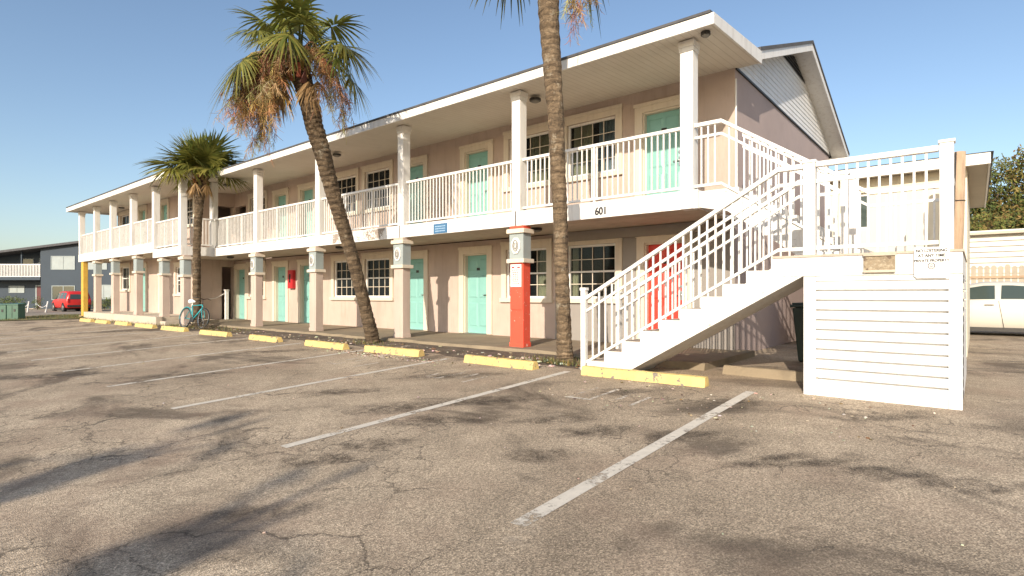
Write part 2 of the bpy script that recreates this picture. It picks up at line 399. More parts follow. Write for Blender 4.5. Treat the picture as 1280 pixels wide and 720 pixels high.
# ---------------------------------------------------------------- camera, light, sky
TH = R(39.66); FPX = 699.3; HC = 1.14
rv = Vector((math.cos(TH), math.sin(TH), 0)); fv = Vector((-math.sin(TH), math.cos(TH), 0))
def W(u, d, z=0.0): return rv * u + fv * d + Vector((0, 0, z))      # place in plan: u across, d away, z up
cam = bpy.data.cameras.new('camera'); co = bpy.data.objects.new('camera', cam); COL.objects.link(co)
co.location = (0, 0, HC); co.rotation_euler = (R(90), 0, TH)
cam.sensor_width = 36; cam.lens = 36 * FPX / 1280; cam.shift_y = 7.5 / 1280
cam.clip_end = 3000; cam.clip_start = 0.05
scene.camera = co
SUN_EL = 23.0
sdir = Vector((0.30, -0.954, 0)).normalized() * math.cos(R(SUN_EL)) + Vector((0, 0, math.sin(R(SUN_EL))))
sun = bpy.data.lights.new('sun', 'SUN'); sun.energy = 5.0; sun.angle = R(0.5); sun.color = (1.0, 0.885, 0.735)
so = bpy.data.objects.new('sun', sun); COL.objects.link(so); so.rotation_euler = (-sdir).to_track_quat('-Z', 'Y').to_euler()
so.location = (8, -20, 14)
w = bpy.data.worlds.new('World'); scene.world = w; w.use_nodes = True
wn = w.node_tree; bg = wn.nodes['Background']
sky = wn.nodes.new('ShaderNodeTexSky'); sky.sky_type = 'NISHITA'; sky.sun_disc = False
sky.sun_elevation = R(SUN_EL); sky.sun_rotation = math.atan2(sdir.x, sdir.y)
sky.air_density = 1.0; sky.dust_density = 1.3; sky.ozone_density = 1.5; sky.altitude = 0
wn.links.new(sky.outputs[0], bg.inputs[0]); bg.inputs[1].default_value = 0.15
vs = scene.view_settings; vs.view_transform = 'Standard'; vs.look = 'None'; vs.gamma = 1; vs.exposure = 0.29; vs.use_curve_mapping = False
scene.render.engine = 'CYCLES'
scene.cycles.max_bounces = 8; scene.cycles.transparent_max_bounces = 24
scene.cycles.use_denoising = True
#PART2
# ---------------------------------------------------------------- ground
def G(y): return 0.043 * (max(y, -30.0) - 7.3) if y < 7.3 else 0.0
def GX_(x):   # the street at the far left lies a little lower
    f = min(1, max(0, (-36 - x) / 8)); return -.32 * f * f * (3 - 2 * f)
def G2(x, y): return G(y) + GX_(x)
mb = MB()
ys = [-500, -30, -12, -4, 0, 2.5, 5, 7.3, 12, 40, 120, 900]; xs = [-900, -200, -60, -44, -42, -40, -38, -36, -30, -15, -5, 5, 30, 200, 900]
for i in range(len(xs) - 1):
    for j in range(len(ys) - 1):
        mb.quad(*[(x_, y_, G2(x_, y_)) for x_, y_ in ((xs[i], ys[j]), (xs[i + 1], ys[j]), (xs[i + 1], ys[j + 1]), (xs[i], ys[j + 1]))])
tag(mb.build('parking_lot', M['asphalt'], fix=False), kind='structure')
def sheet(mb, poly, dz):
    n = 24; a, b, c, d = [Vector((p[0], p[1], 0)) for p in poly]     # fine grid, so that it follows the ground
    for i in range(n):
        for j in range(6):
            q = [(a.lerp(b, u)).lerp(d.lerp(c, u), v_) for u, v_ in ((i / n, j / 6), ((i + 1) / n, j / 6), ((i + 1) / n, (j + 1) / 6), (i / n, (j + 1) / 6))]
            mb.quad(*[(p.x, p.y, G2(p.x, p.y) + dz) for p in q])
# concrete walk along the rooms, with a rough front edge
mb = MB()
wx = [-3.1 - i * 0.35 for i in range(60)]
rw = random.Random(5)
fr = [8.22 + rw.uniform(-0.05, 0.05) for _ in wx]; ht = [0.105 + rw.uniform(-0.012, 0.006) for _ in wx]
for i in range(len(wx) - 1):
    a, b = wx[i], wx[i + 1]
    mb.quad((a, fr[i], ht[i]), (a, 10.68, 0.11), (b, 10.68, 0.11), (b, fr[i + 1], ht[i + 1]))
    mb.quad((a, fr[i], ht[i]), (b, fr[i + 1], ht[i + 1]), (b, fr[i + 1] - 0.04, -0.05), (a, fr[i] - 0.04, -0.05))
mb.quad((-3.1, fr[0], 0.105), (-3.1, fr[0] - 0.04, -0.05), (-3.1, 10.68, -0.05), (-3.1, 10.68, 0.11))
tag(mb.build('walkway', M['concrete'], fix=True), kind='structure')
# strip of dirt and mulch between lot and walk
mb = MB(); rd = random.Random(3)
px = [-3.9 - i * 0.4 for i in range(52)]
fy = [7.22 + rd.uniform(-0.12, 0.12) for _ in px]
for i in range(len(px) - 1):
    a, b = px[i], px[i + 1]
    for y0, y1, z0, z1 in ((None, 7.75, 0.006, 0.03), (7.75, 8.25, 0.03, 0.045)):
        ya = fy[i] if y0 is None else y0; yb = fy[i + 1] if y0 is None else y0
        mb.quad((a, ya, G(ya) + z0), (a, y1, z1), (b, y1, z1), (b, yb, G(yb) + z0))
tag(mb.build('dirt_strip', M['dirt'], fix=False), kind='structure')
# lawn and pale driveway towards the blue building
mb = MB(); sheet(mb, [tuple(W(-60, 25.5)[:2]), tuple(W(-19.4, 25.5)[:2]), tuple(W(-21.2, 31.5)[:2]), tuple(W(-60, 31.5)[:2])], 0.03)
tag(mb.build('lawn', M['lawn'], fix=False), kind='structure')
mb = MB(); sheet(mb, [tuple(W(-60, 31.5)[:2]), tuple(W(-21.2, 31.5)[:2]), tuple(W(-19, 50)[:2]), tuple(W(-70, 50)[:2])], 0.02)
tag(mb.build('driveway', M['roadpale'], fix=False), kind='structure')
# painted bay lines
mb = MB()
for k in range(10):
    x = [-2.05, -4.68, -7.25, -9.70][k] if k < 4 else -9.70 - 2.5 * (k - 3)
    n = 12; y0, y1 = (2.5, 6.95) if k else (2.52, 6.9)
    for i in range(n):
        a = y0 + (y1 - y0) * i / n; b = y0 + (y1 - y0) * (i + 1) / n
        mb.quad((x - .055, a, G(a) + .004), (x + .055, a, G(a) + .004), (x + .055, b, G(b) + .004), (x - .055, b, G(b) + .004))
tag(mb.build('bay_lines', M['line'], fix=False), kind='structure')
mb = MB()
for cx in (-3.4, -5.95, -8.5):
    for dx, y0, y1, ww in ((-.32, 5.55, 6.15, .05), (-.05, 5.5, 6.2, .05), (.22, 5.6, 6.1, .05), (.48, 5.5, 6.0, .045)):
        mb.quad((cx + dx, y0, G(y0) + .004), (cx + dx + ww, y0, G(y0) + .004), (cx + dx + ww, y1, G(y1) + .004), (cx + dx, y1, G(y1) + .004))
    mb.quad((cx - .32, 5.48, G(5.48) + .0044), (cx - .05, 5.48, G(5.48) + .0044), (cx - .05, 5.545, G(5.545) + .0044), (cx - .32, 5.545, G(5.545) + .0044))
tag(mb.build('faded_stencil_marks', M['line_faint'], fix=False), kind='structure')
mb = MB()
for i, (sx_, sy_, sa, sb_) in enumerate([(-5.06, 3.98, 0.7, 0.35), (-6.32, 4.2, 0.6, 0.25), (-4.24, 3.9, 0.6, 0.3), (-4.1, 3.01, 0.45, 0.2), (-4.09, 2.5, 0.5, 0.22), (-3.02, 1.29, 0.22, 0.1), (-3.47, 1.72, 0.4, 0.15), (-2.72, 3.58, 0.4, 0.2), (-2.71, 4.41, 0.5, 0.22), (-2.0, 4.74, 0.5, 0.22), (-2.03, 6.17, 0.5, 0.3), (-1.28, 4.35, 0.3, 0.12), (-4.33, 4.93, 0.7, 0.3), (-3.26, 4.56, 0.5, 0.2), (-1.11, 4.67, 0.3, 0.09), (-0.87, 4.68, 0.32, 0.1), (-0.61, 4.66, 0.32, 0.1), (-0.38, 4.67, 0.32, 0.1), (-0.16, 4.69, 0.32, 0.1), (0.08, 4.71, 0.34, 0.1), (-21.23, 5.6, 1.6, 0.4), (-11.43, 5.68, 1.2, 0.3), (-5.98, 5.74, 0.9, 0.3), (-3.29, 6.1, 0.6, 0.3), (-0.71, 6.42, 0.6, 0.2), (-9.81, 3.44, 1.0, 0.3), (-11.83, 2.23, 1.2, 0.3)]):
    ca, sa_ = math.cos(TH + .15), math.sin(TH + .15); rr_ = random.Random(i); wob = [rr_.uniform(.8, 1.2) for _ in range(16)]
    def sp(f, k): u = f * sa * wob[k % 16] * math.cos(k * math.pi / 8); q = f * sb_ * wob[k % 16] * math.sin(k * math.pi / 8); X = sx_ + u * ca - q * sa_; Y = sy_ + u * sa_ + q * ca; return (X, Y, G(Y) + .0022 + i * .00003)
    for f0, f1, t0 in ((0.001, .35, .95), (.35, .6, .75), (.6, .8, .5), (.8, .95, .25), (.95, 1.1, .1)):
        mb.cur = (t0, t0, t0)
        for k in range(16): mb.quad(sp(f0, k), sp(f1, k), sp(f1, k + 1), sp(f0, k + 1))
mb.cur = (1, 1, 1)
tag(mb.build('oil_stains', M['stain'], fix=False), kind='structure')

# ---------------------------------------------------------------- motel building
YC, YW, XE = 8.55, 10.5, -3.4
XS = -23.6; YL = 9.0; XL0, XL1 = -33.2, XS
F2, SB, SOF = 2.76, 2.48, 5.13
motel = thing('motel_building', 'two storey pink stucco motel with white balcony and aqua doors', 'motel', (-14.0, 10.5, 0.0))
def wall_y(mb, y, x0, x1, z0, z1, holes, depth=0.16):
    xsb = sorted({x0, x1, *[h[0] for h in holes], *[h[1] for h in holes]}); zsb = sorted({z0, z1, *[h[2] for h in holes], *[h[3] for h in holes]})
    for i in range(len(xsb) - 1):
        for j in range(len(zsb) - 1):
            cx = (xsb[i] + xsb[i + 1]) / 2; cz = (zsb[j] + zsb[j + 1]) / 2
            if any(h[0] < cx < h[1] and h[2] < cz < h[3] for h in holes): continue
            mb.quad((xsb[i], y, zsb[j]), (xsb[i + 1], y, zsb[j]), (xsb[i + 1], y, zsb[j + 1]), (xsb[i], y, zsb[j + 1]))
    for a, b, c, d in holes:
        e = y + depth
        mb.quad((a, y, c), (a, y, d), (a, e, d), (a, e, c)); mb.quad((b, y, c), (b, e, c), (b, e, d), (b, y, d))
        mb.quad((a, y, d), (b, y, d), (b, e, d), (a, e, d)); mb.quad((a, y, c), (a, e, c), (b, e, c), (b, y, c))
def wall_x(mb, x, y0, y1, z0, z1, holes=(), depth=0.16):
    ysb = sorted({y0, y1, *[h[0] for h in holes], *[h[1] for h in holes]}); zsb = sorted({z0, z1, *[h[2] for h in holes], *[h[3] for h in holes]})
    for i in range(len(ysb) - 1):
        for j in range(len(zsb) - 1):
            cy = (ysb[i] + ysb[i + 1]) / 2; cz = (zsb[j] + zsb[j + 1]) / 2
            if any(h[0] < cy < h[1] and h[2] < cz < h[3] for h in holes): continue
            mb.quad((x, ysb[i], zsb[j]), (x, ysb[i + 1], zsb[j]), (x, ysb[i + 1], zsb[j + 1]), (x, ysb[i], zsb[j + 1]))
    for a, b, c, d in holes:
        e = x - depth
        mb.quad((x, a, c), (x, a, d), (e, a, d), (e, a, c)); mb.quad((x, b, c), (e, b, c), (e, b, d), (x, b, d))
        mb.quad((x, a, d), (x, b, d), (e, b, d), (e, a, d)); mb.quad((x, a, c), (e, a, c), (e, b, c), (x, b, c))
# (x centre, glass z0 at floor level offset) lists; doors: centre x; windows: centre x
DW, WW = 0.82, 1.13
low_doors = [(-4.78, 'red'), (-9.92, 'aqua'), (-12.30, 'aqua'), (-18.03, 'aqua'), (-19.85, 'aqua'), (-23.05, 'aqua')]
up_doors = [(-4.82, 'aqua'), (-9.88, 'aqua'), (-12.32, 'aqua'), (-18.0, 'aqua'), (-19.82, 'aqua')]
low_wins = [-6.46, -8.26, -14.02, -15.72, -21.72]
up_wins = [-6.46, -8.18, -14.02, -15.72, -21.60]
dz0, dz1 = 0.12, 2.18
def dh(x, f): return (x - DW / 2, x + DW / 2, f + 0.015, f + 2.07)
def wh(x, f): return (x - WW / 2 - .05, x + WW / 2 + .05, f + 0.93, f + 2.11)
lh = [dh(x, .11) for x, _ in low_doors] + [wh(x, .11) for x in low_wins]
uh = [dh(x, F2) for x, _ in up_doors] + [wh(x, F2 + .05) for x in up_wins]
GX = -7.42
mb = MB(); wall_y(mb, YW, XS, GX, 0.0, SB + .02, [h for h in lh if h[1] < GX], .18)
wall_y(mb, YW, XS, XE, F2 - .02, 5.32, uh + [(-23.55, -22.62, F2, 4.72)], .18)
mb.build('wall', M['pink'], motel, fix=False)
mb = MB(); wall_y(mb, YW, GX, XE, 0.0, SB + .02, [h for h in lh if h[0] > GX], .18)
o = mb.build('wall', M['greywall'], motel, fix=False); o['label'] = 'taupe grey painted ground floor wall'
# left block: front wall, return wall with the breezeway openings
mb = MB()
Lh = [(-32.6, -31.4, 1.35, 2.45), (-25.6, -24.55, 1.15, 2.25), (-30.0, -29.15, .33, 2.38), (-27.4, -26.55, .33, 2.38)]
Lu = [(-32.7, -31.4, 3.9, 5.0), (-24.65, -23.8, 3.9, 5.0), (-30.0, -29.15, 2.97, 5.02), (-27.35, -26.5, 2.97, 5.02)]
wall_y(mb, YL, XL0, XS, 0.0, 2.7, Lh, .18); wall_y(mb, YL, XL0, XS, 2.7, 5.3, Lu, .18)
wall_x(mb, XS, YL, YW, 0.0, 2.5, [(9.98, 10.46, 0.11, 2.25)], .3); wall_x(mb, XS, YL, YW, 2.5, 5.3, [(9.72, 10.46, 2.78, 4.72)], .3)
wall_x(mb, XL0, YL, 19.0, 0, 5.3)
mb.build('wall', M['pink'], motel, fix=False)
# dark passage behind the breezeway openings, and the rooms' inner shell
mb = MB()
mb.box(-25.6, -23.9, 9.3, 10.66, 0.06, 0.11)
mb.quad((-25.6, 9.2, 0), (-25.6, 12.0, 0), (-25.6, 12.0, 5.2), (-25.6, 9.2, 5.2))
mb.quad((-25.6, 12.0, 0), (-22.4, 12.0, 0), (-22.4, 12.0, 5.2), (-25.6, 12.0, 5.2))
mb.quad((-25.6, 9.3, 0), (-23.62, 9.3, 0), (-23.62, 9.3, 5.2), (-25.6, 9.3, 5.2))
mb.build('breezeway_wall', M['pink'], motel, fix=False)
mb = MB()
mb.quad((XL0, 19.0, 0), (XE, 19.0, 0), (XE, 19.0, 5.4), (XL0, 19.0, 5.4))
mb.build('wall', M['pink'], motel, fix=False)
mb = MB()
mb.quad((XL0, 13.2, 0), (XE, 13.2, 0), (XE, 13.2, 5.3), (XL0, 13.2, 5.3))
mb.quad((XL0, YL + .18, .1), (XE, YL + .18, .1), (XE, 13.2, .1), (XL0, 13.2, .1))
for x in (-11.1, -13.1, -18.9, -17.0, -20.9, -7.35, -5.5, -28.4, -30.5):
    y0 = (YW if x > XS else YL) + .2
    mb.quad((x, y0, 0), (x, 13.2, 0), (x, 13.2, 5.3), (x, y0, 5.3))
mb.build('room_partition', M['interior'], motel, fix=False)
# gable end: stucco below, lapped boards above
mb = MB(); wall_x(mb, XE, YW, 19.0, 0.0, 5.28)
mb.build('wall', M['gable'], motel, fix=False)
mb = MB(); mb.box(XE - .02, XE + .035, YW + .02, 19.0, 5.262, 5.30)
mb.build('trim_board', M['dark'], motel)
RG = (14.75, 7.08); RF = (10.55, 5.50); RB = (19.7, 5.36)
def roof_z(y): return RF[1] + (RG[1] - RF[1]) * (y - RF[0]) / (RG[0] - RF[0]) if y < RG[0] else RG[1] + (RB[1] - RG[1]) * (y - RG[0]) / (RB[0] - RG[0])
mb = MB(); z = 5.30; hb = .115
while z < 6.98:
    zt = z + hb
    ya = RF[0] + (zt - RF[1]) / (RG[1] - RF[1]) * (RG[0] - RF[0]); yb = RG[0] + (zt - RG[1]) / (RB[1] - RG[1]) * (RB[0] - RG[0])
    ya = max(ya, 10.42); yb = min(yb, 19.0)
    if yb - ya < .1: break
    mb.quad((XE + .02, ya, z), (XE + .02, yb, z), (XE + .010, yb, zt), (XE + .010, ya, zt))
    mb.quad((XE + .0, ya, z), (XE + .02, ya, z), (XE + .02, yb, z), (XE + .0, yb, z))
    z = zt
mb.build('gable_siding', M['vinyl'], motel, fix=False)
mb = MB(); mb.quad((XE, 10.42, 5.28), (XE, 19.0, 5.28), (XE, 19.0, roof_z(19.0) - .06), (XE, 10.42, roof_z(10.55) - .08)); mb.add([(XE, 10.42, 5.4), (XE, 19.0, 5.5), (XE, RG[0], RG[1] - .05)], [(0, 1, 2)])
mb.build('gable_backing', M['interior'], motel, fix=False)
# louvred gable vent: backing, slats
vent = MB(); vent.add([(XE + .024, 13.75, 6.56), (XE + .024, 15.9, 6.54), (XE + .024, RG[0], 6.90)], [(0, 1, 2)])
vent = vent.build('gable_vent', M['dark'], motel, fix=False)
mb = MB()
for k in range(4):
    z = 6.57 + k * .08; f = (6.90 - z) / .5
    mb.quad((XE + .03, RG[0] - f * 1.5, z + .06), (XE + .03, RG[0] + f * 1.7, z + .06), (XE + .065, RG[0] + f * 1.7, z + .012), (XE + .065, RG[0] - f * 1.5, z + .012))
mb.build('louvre', M['vinyl'], vent, fix=False)
# roofs
XR = -2.98
mb = MB()
mb.prism([(XR - .02, 8.17, 5.275), (XR - .02, 10.62, 5.505), (XR - .02, 10.62, 5.545), (XR - .02, 8.17, 5.315)], (0, 0, 0), (-20.8, 0, 0))
mb.prism([(-20.53, 7.07, 5.30), (-20.53, 10.62, 5.508), (-20.53, 10.62, 5.55), (-20.53, 7.07, 5.34)], (0, 0, 0), (-13.4, 0, 0))
mb.prism([(XR + .02, RF[0], RF[1]), (XR + .02, RG[0], RG[1]), (XR + .02, RB[0], RB[1]), (XR + .02, RB[0], RB[1] + .07), (XR + .02, RG[0], RG[1] + .07), (XR + .02, RF[0], RF[1] + .07)], (0, 0, 0), (-30.9, 0, 0))
mb.build('roof', M['shingle'], motel)
# eave fascia boards
mb = MB(); mb.box(-20.6, XR, 8.19, 8.225, 5.105, 5.272); mb.prism([(XR, 8.19, 5.105), (XR, 10.58, 5.265), (XR, 10.58, 5.49), (XR, 8.19, 5.272)], (0, 0, 0), (.03, 0, 0))
mb.build('fascia', M['white_old'], motel)
mb = MB(); mb.box(-33.95, -20.56, 7.09, 7.125, 5.115, 5.298)
mb.prism([(-20.56, 7.09, 5.115), (-20.56, 8.4, 5.18), (-20.56, 8.4, 5.38), (-20.56, 7.09, 5.298)], (0, 0, 0), (.03, 0, 0))
mb.prism([(-33.95, 7.09, 5.115), (-33.95, 10.4, 5.19), (-33.95, 10.4, 5.45), (-33.95, 7.09, 5.298)], (0, 0, 0), (-.03, 0, 0))
mb.build('fascia', M['white_old'], motel)
# gable rake boards and soffits
mb = MB()
mb.prism([(XR, RF[0], RF[1] - .16), (XR, RG[0], RG[1] - .17), (XR, RG[0], RG[1]), (XR, RF[0], RF[1])], (0, 0, 0), (-.03, 0, 0))
mb.prism([(XR, RG[0], RG[1] - .17), (XR, RB[0], RB[1] - .17), (XR, RB[0], RB[1]), (XR, RG[0], RG[1])], (0, 0, 0), (-.03, 0, 0))
mb.box(XR - .03, XE - .3, RB[0] - .03, RB[0], RB[1] - .19, RB[1])
mb.build('rake_board', M['white'], motel)
mb = MB()
for (y0, z0), (y1, z1) in ((RF, RG), (RG, RB)):
    mb.quad((XR - .03, y0, z0 - .13), (XE, y0, z0 - .13), (XE, y1, z1 - .13), (XR - .03, y1, z1 - .13))
mb.quad((XE + .4, 18.95, 5.2), (XE - 2, 18.95, 5.2), (XE - 2, 19.68, 5.2), (XE + .4, 19.68, 5.2))
mb.quad((XE + .0, 19.0, 5.0), (XR - .04, 19.0, 5.0), (XR - .04, 19.66, 5.18), (XE, 19.66, 5.18))
mb.build('rake_soffit', M['white'], motel, fix=False)
mb = MB()
def slope_soffit(x0, x1, ya, za, yb, zb): mb.hexa([(x0, ya, za), (x1, ya, za), (x1, yb, zb), (x0, yb, zb), (x0, ya, za + .02), (x1, ya, za + .02), (x1, yb, zb + .02), (x0, yb, zb + .02)])
slope_soffit(-23.6, XR - .002, 8.227, 5.125, 10.57, 5.285); slope_soffit(-33.94, -20.563, 7.127, 5.13, 9.0, 5.235); slope_soffit(-23.58, -20.563, 9.002, 5.235, 10.4, 5.27)
mb.build('soffit', M['soffit'], motel)
# balcony slab, beams
mb = MB(); mb.box(-20.9, -3.36, YC + .03, YW, SB + .04, F2 - .02); mb.box(XS, -20.93, 7.53, YW, SB + .04, F2 - .0205); mb.box(-33.6, XS - .003, 7.53, YL - .002, 2.74, 3.0)
mb.build('balcony_slab', M['concrete_pale'], motel)
mb = MB(); mb.box(-20.9, -3.36, YC, YC + .028, SB, F2 + .01); mb.box(-3.36, -3.33, YC, YW, SB, F2 + .01)
mb.build('balcony_beam', M['white_old'], motel)
mb = MB(); mb.box(XS, -20.93, 7.5, 7.528, SB, F2 + .03); mb.box(-20.93, -20.90, 7.5, YC + .02, SB, F2 + .03)
mb.build('balcony_beam', M['white'], motel)
mb = MB(); mb.box(-33.63, XS - .003, 7.5, 7.528, 2.69, 3.05); mb.box(-33.66, -33.632, 7.5, YL, 2.69, 3.05)
mb.build('balcony_beam', M['white'], motel)
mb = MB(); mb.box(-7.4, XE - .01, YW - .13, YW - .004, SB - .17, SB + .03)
o = mb.build('shade_strip', M['greywall'], motel)  # grey strip added where shade falls under the balcony
# grey-brown patch on the beam, broken up by noise
mb = MB(); mb.quad((-13.4, YC - .0015, 2.50), (-11.1, YC - .0015, 2.50), (-11.1, YC - .0015, 2.75), (-13.4, YC - .0015, 2.75))
mb.build('mottled_patch', M['mottle'], motel, fix=False)
# porch under the left block
mb = MB(); mb.box(-31.9, -22.75, 7.36, YL, 0.0, .31); mb.box(-31.95, -22.7, 7.32, 7.52, .0, .315)
mb.box(-22.7, -22.2, 7.45, 8.9, 0, .16)
mb.build('porch', M['concrete_pale'], motel)
mb = MB(); mb.box(-22.15, -21.25, 8.2, 8.9, .0, .2)
mb.build('porch_step', M['tan_stop'], motel)

# columns ----------------------------------------------------
def upper_col(x, y, z0, z1=SOF - .003, wdt=.21, name='balcony_post'):
    mb = MB(); mb.box(-wdt / 2, wdt / 2, 0, wdt, 0, z1 - z0 - .17)
    c = mb.build(name, M['white'], None, local=True, bevel=.006)
    c.parent = motel; c.location = Vector((x, y, z0)) - ORG[motel.name]
    mb = MB(); mb.box(-wdt / 2 - .012, wdt / 2 + .012, -.012, wdt + .012, z1 - z0 - .169, z1 - z0 - .10); mb.box(-wdt / 2 - .022, wdt / 2 + .022, -.022, wdt + .022, z1 - z0 - .099, z1 - z0)
    k = mb.build('capital', M['white'], None, local=True, bevel=.004); k.parent = c
    return c
u0 = upper_col(-3.51, YC - .012, SB + .0)
for x in (-6.98, -10.52, -14.13, -17.76, -21.2 + .1): copy_tree(u0, motel, Vector((x, YC - .012, SB)) - ORG[motel.name])
for x in (-33.45, -31.02, -28.62, -26.02, -23.55): upper_col(x, 7.488, 2.69)
upper_col(-21.02, 7.488, SB)

def octo(cx, cz, rx, rz, y0, y1):
    return [(cx + 1.12 * rx * math.cos(R(22.5 + 45 * k)), y0, cz + 1.08 * rz * math.sin(R(22.5 + 45 * k))) for k in range(8)]
def emblem(front, col, y):   # white eight sided plate with a raised oval ring and two small plumes
    mb = MB(); s = -1 if front else 1
    mb.prism(octo(0, 2.07, .105, .155, y, y), (0, 0, 0), (0, s * .028, 0))
    e = mb.build('emblem_plate', M['white'], None, local=True, bevel=.004)
    yy = y + s * .034
    mb2 = MB(); ring = [(.062 * math.cos(R(a)), yy, 2.07 + .105 * math.sin(R(a))) for a in range(0, 361, 20)]
    mb2.tube(ring, .011, 6, False)
    mb2.tube([(-.02, yy, 2.13), (-.03, yy, 2.05), (-.012, yy, 2.0)], .012, 6); mb2.tube([(.022, yy, 2.13), (.03, yy, 2.05), (.008, yy, 2.0)], .012, 6)
    return e, mb2
def lower_col(x, y, z0, zt, red=False, cm=M['pink'], em=True):
    s = (zt - z0) / (2.46 - .1); w2 = .165; dp = .225
    def Z(z): return z0 + (z - .1) * s
    mb = MB(); mb.box(-w2, w2, 0, dp, Z(.1), Z(1.735))
    mb.box(-w2 - .012, w2 + .012, -.012, dp + .012, Z(.1), Z(.19))
    c = mb.build('column', cm, None, local=True, bevel=.008)
    c.parent = motel; c.location = Vector((x, y, 0)) - ORG[motel.name]
    mb = MB(); mb.box(-w2 - .01, w2 + .01, -.01, dp + .01, Z(1.82), Z(2.31))
    mb.build('capital_block', M['capital'], c, local=True, bevel=.006)
    mb = MB(); mb.box(-w2 - .055, w2 + .055, -.055, dp + .055, Z(1.737), Z(1.818)); mb.build('moulding', M['cream'], c, local=True, bevel=.01)
    mb = MB(); mb.box(-w2 - .055, w2 + .055, -.055, dp + .055, Z(2.312), Z(2.40))
    mb.build('moulding', M['cream'], c, local=True, bevel=.01)
    mb = MB(); mb.box(-w2 - .006, w2 + .006, -.006, dp + .006, Z(2.402), Z(2.46))
    mb.build('neck', M['redpaint'] if red else M['pink'], c, local=True)
    if em:
        e, ring = emblem(True, cm, -.011); e.parent = c; e.location = (0, 0, Z(2.07) - 2.07)
        rg = ring.build('emblem_ring', M['seat'], None, local=True); rg.parent = c; rg.location = (0, 0, Z(2.07) - 2.07)
    return c
ll = [lower_col(-6.93, 8.5, .1, SB - .003, True, M['redpaint'])]
mb = MB(); mb.box(-.15, .15, -.012, -.001, .83, 1.26); mb.build('shading_panel', M['redpaint'], ll[0], local=True, bevel=.005)  # panel added for the shading bands across the red shaft
ll[0]['label'] = 'column painted red with grey capital'
c1 = lower_col(-10.55, 8.5, .1, SB - .003)
for x in (-14.3, -17.8): copy_tree(c1, motel, Vector((x, 8.5, 0)) - ORG[motel.name])
lower_col(-21.0, 7.56, .0, SB + .0, em=False)
for x, z in ((-22.95, .31), (-25.72, .31), (-28.62, .31), (-31.2, .31)): lower_col(x, 7.56, z, 2.70 if x < -23.6 else SB, em=False)

# doors -------------------------------------------------------
def make_door(x, y, f, mat, cols_extra=None, seed=0):
    """door slab with raised panels; frame, threshold, lever, plate"""
    mb = MB(); w2 = DW / 2 - .012; H = 2.045
    mb.box(-w2, w2, .11, .15, .012, H)
    for (a, b, c, d) in ((-.33, -.03, .18, .80), (.03, .33, .18, .80), (-.33, -.03, .92, 1.52), (.03, .33, .92, 1.52), (-.33, -.03, 1.62, 1.92), (.03, .33, 1.62, 1.92)):
        mb.cbox(a + .0, b - .0, .099, .1095, c, d, .0) if False else mb.hexa([(a, .1098, c), (b, .1098, c), (b, .1098, d), (a, .1098, d), (a + .035, .096, c + .035), (b - .035, .096, c + .035), (b - .035, .096, d - .035), (a + .035, .096, d - .035)])
    d = mb.build('door', mat, None, local=True)
    d.parent = motel; d.location = Vector((x, y, f)) - ORG[motel.name]
    t = .17; o = DW / 2
    mb = MB(); mb.box(-o - t, -o, -.04, .0, -.0, 2.055 + t); mb.box(o, o + t, -.04, .0, -.0, 2.055 + t); mb.box(-o, o, -.04, .0, 2.055, 2.055 + t)
    mb.box(-o - t - .02, o + t + .02, -.055, -.0405, 2.055 + t - .05, 2.055 + t + .02)
    mb.box(-o, -o + .03, .0, .11, 0, 2.055); mb.box(o - .03, o, .0, .11, 0, 2.055); mb.box(-o + .03, o - .03, .0, .11, 2.02, 2.055)
    mb.build('door_frame', M['cream'], d, local=True, bevel=.004)
    mb = MB(); mb.box(-o, o, -.02, .15, -.012, .011); mb.build('threshold', M['chrome'], d, local=True)
    mb = MB(); mb.box(w2 - .095, w2 - .045, .098, .1095, .90, 1.08); mb.tube([(w2 - .07, .098, 1.0), (w2 - .07, .06, 1.0)], .012, 8); mb.tube([(w2 - .07, .062, 1.0), (w2 - .19, .058, .99)], .011, 8)
    mb.tube([(w2 - .07, .1, 1.17), (w2 - .07, .085, 1.17)], .028, 10)
    mb.build('handle', M['chrome'], d, local=True)
    mb = MB(); mb.box(-.06, .06, .099, .1095, 1.63, 1.70); mb.build('number_plate', M['dark'], d, local=True)
    return d
protos = {}
def put_door(x, y, f, kind):
    if kind in protos: return copy_tree(protos[kind], motel, Vector((x, y, f)) - ORG[motel.name])
    protos[kind] = make_door(x, y, f, M['aqua'] if kind == 'aqua' else M['reddoor'])
    if kind == 'red': protos[kind]['label'] = 'red painted door'
    return protos[kind]
for x, k in low_doors: put_door(x, YW, .12, k)
for x, k in up_doors: put_door(x, YW, F2 + .015, k)
for (a, b, c, d) in (Lh[2], Lh[3], Lu[2], Lu[3]): put_door((a + b) / 2, YL, c, 'aqua')

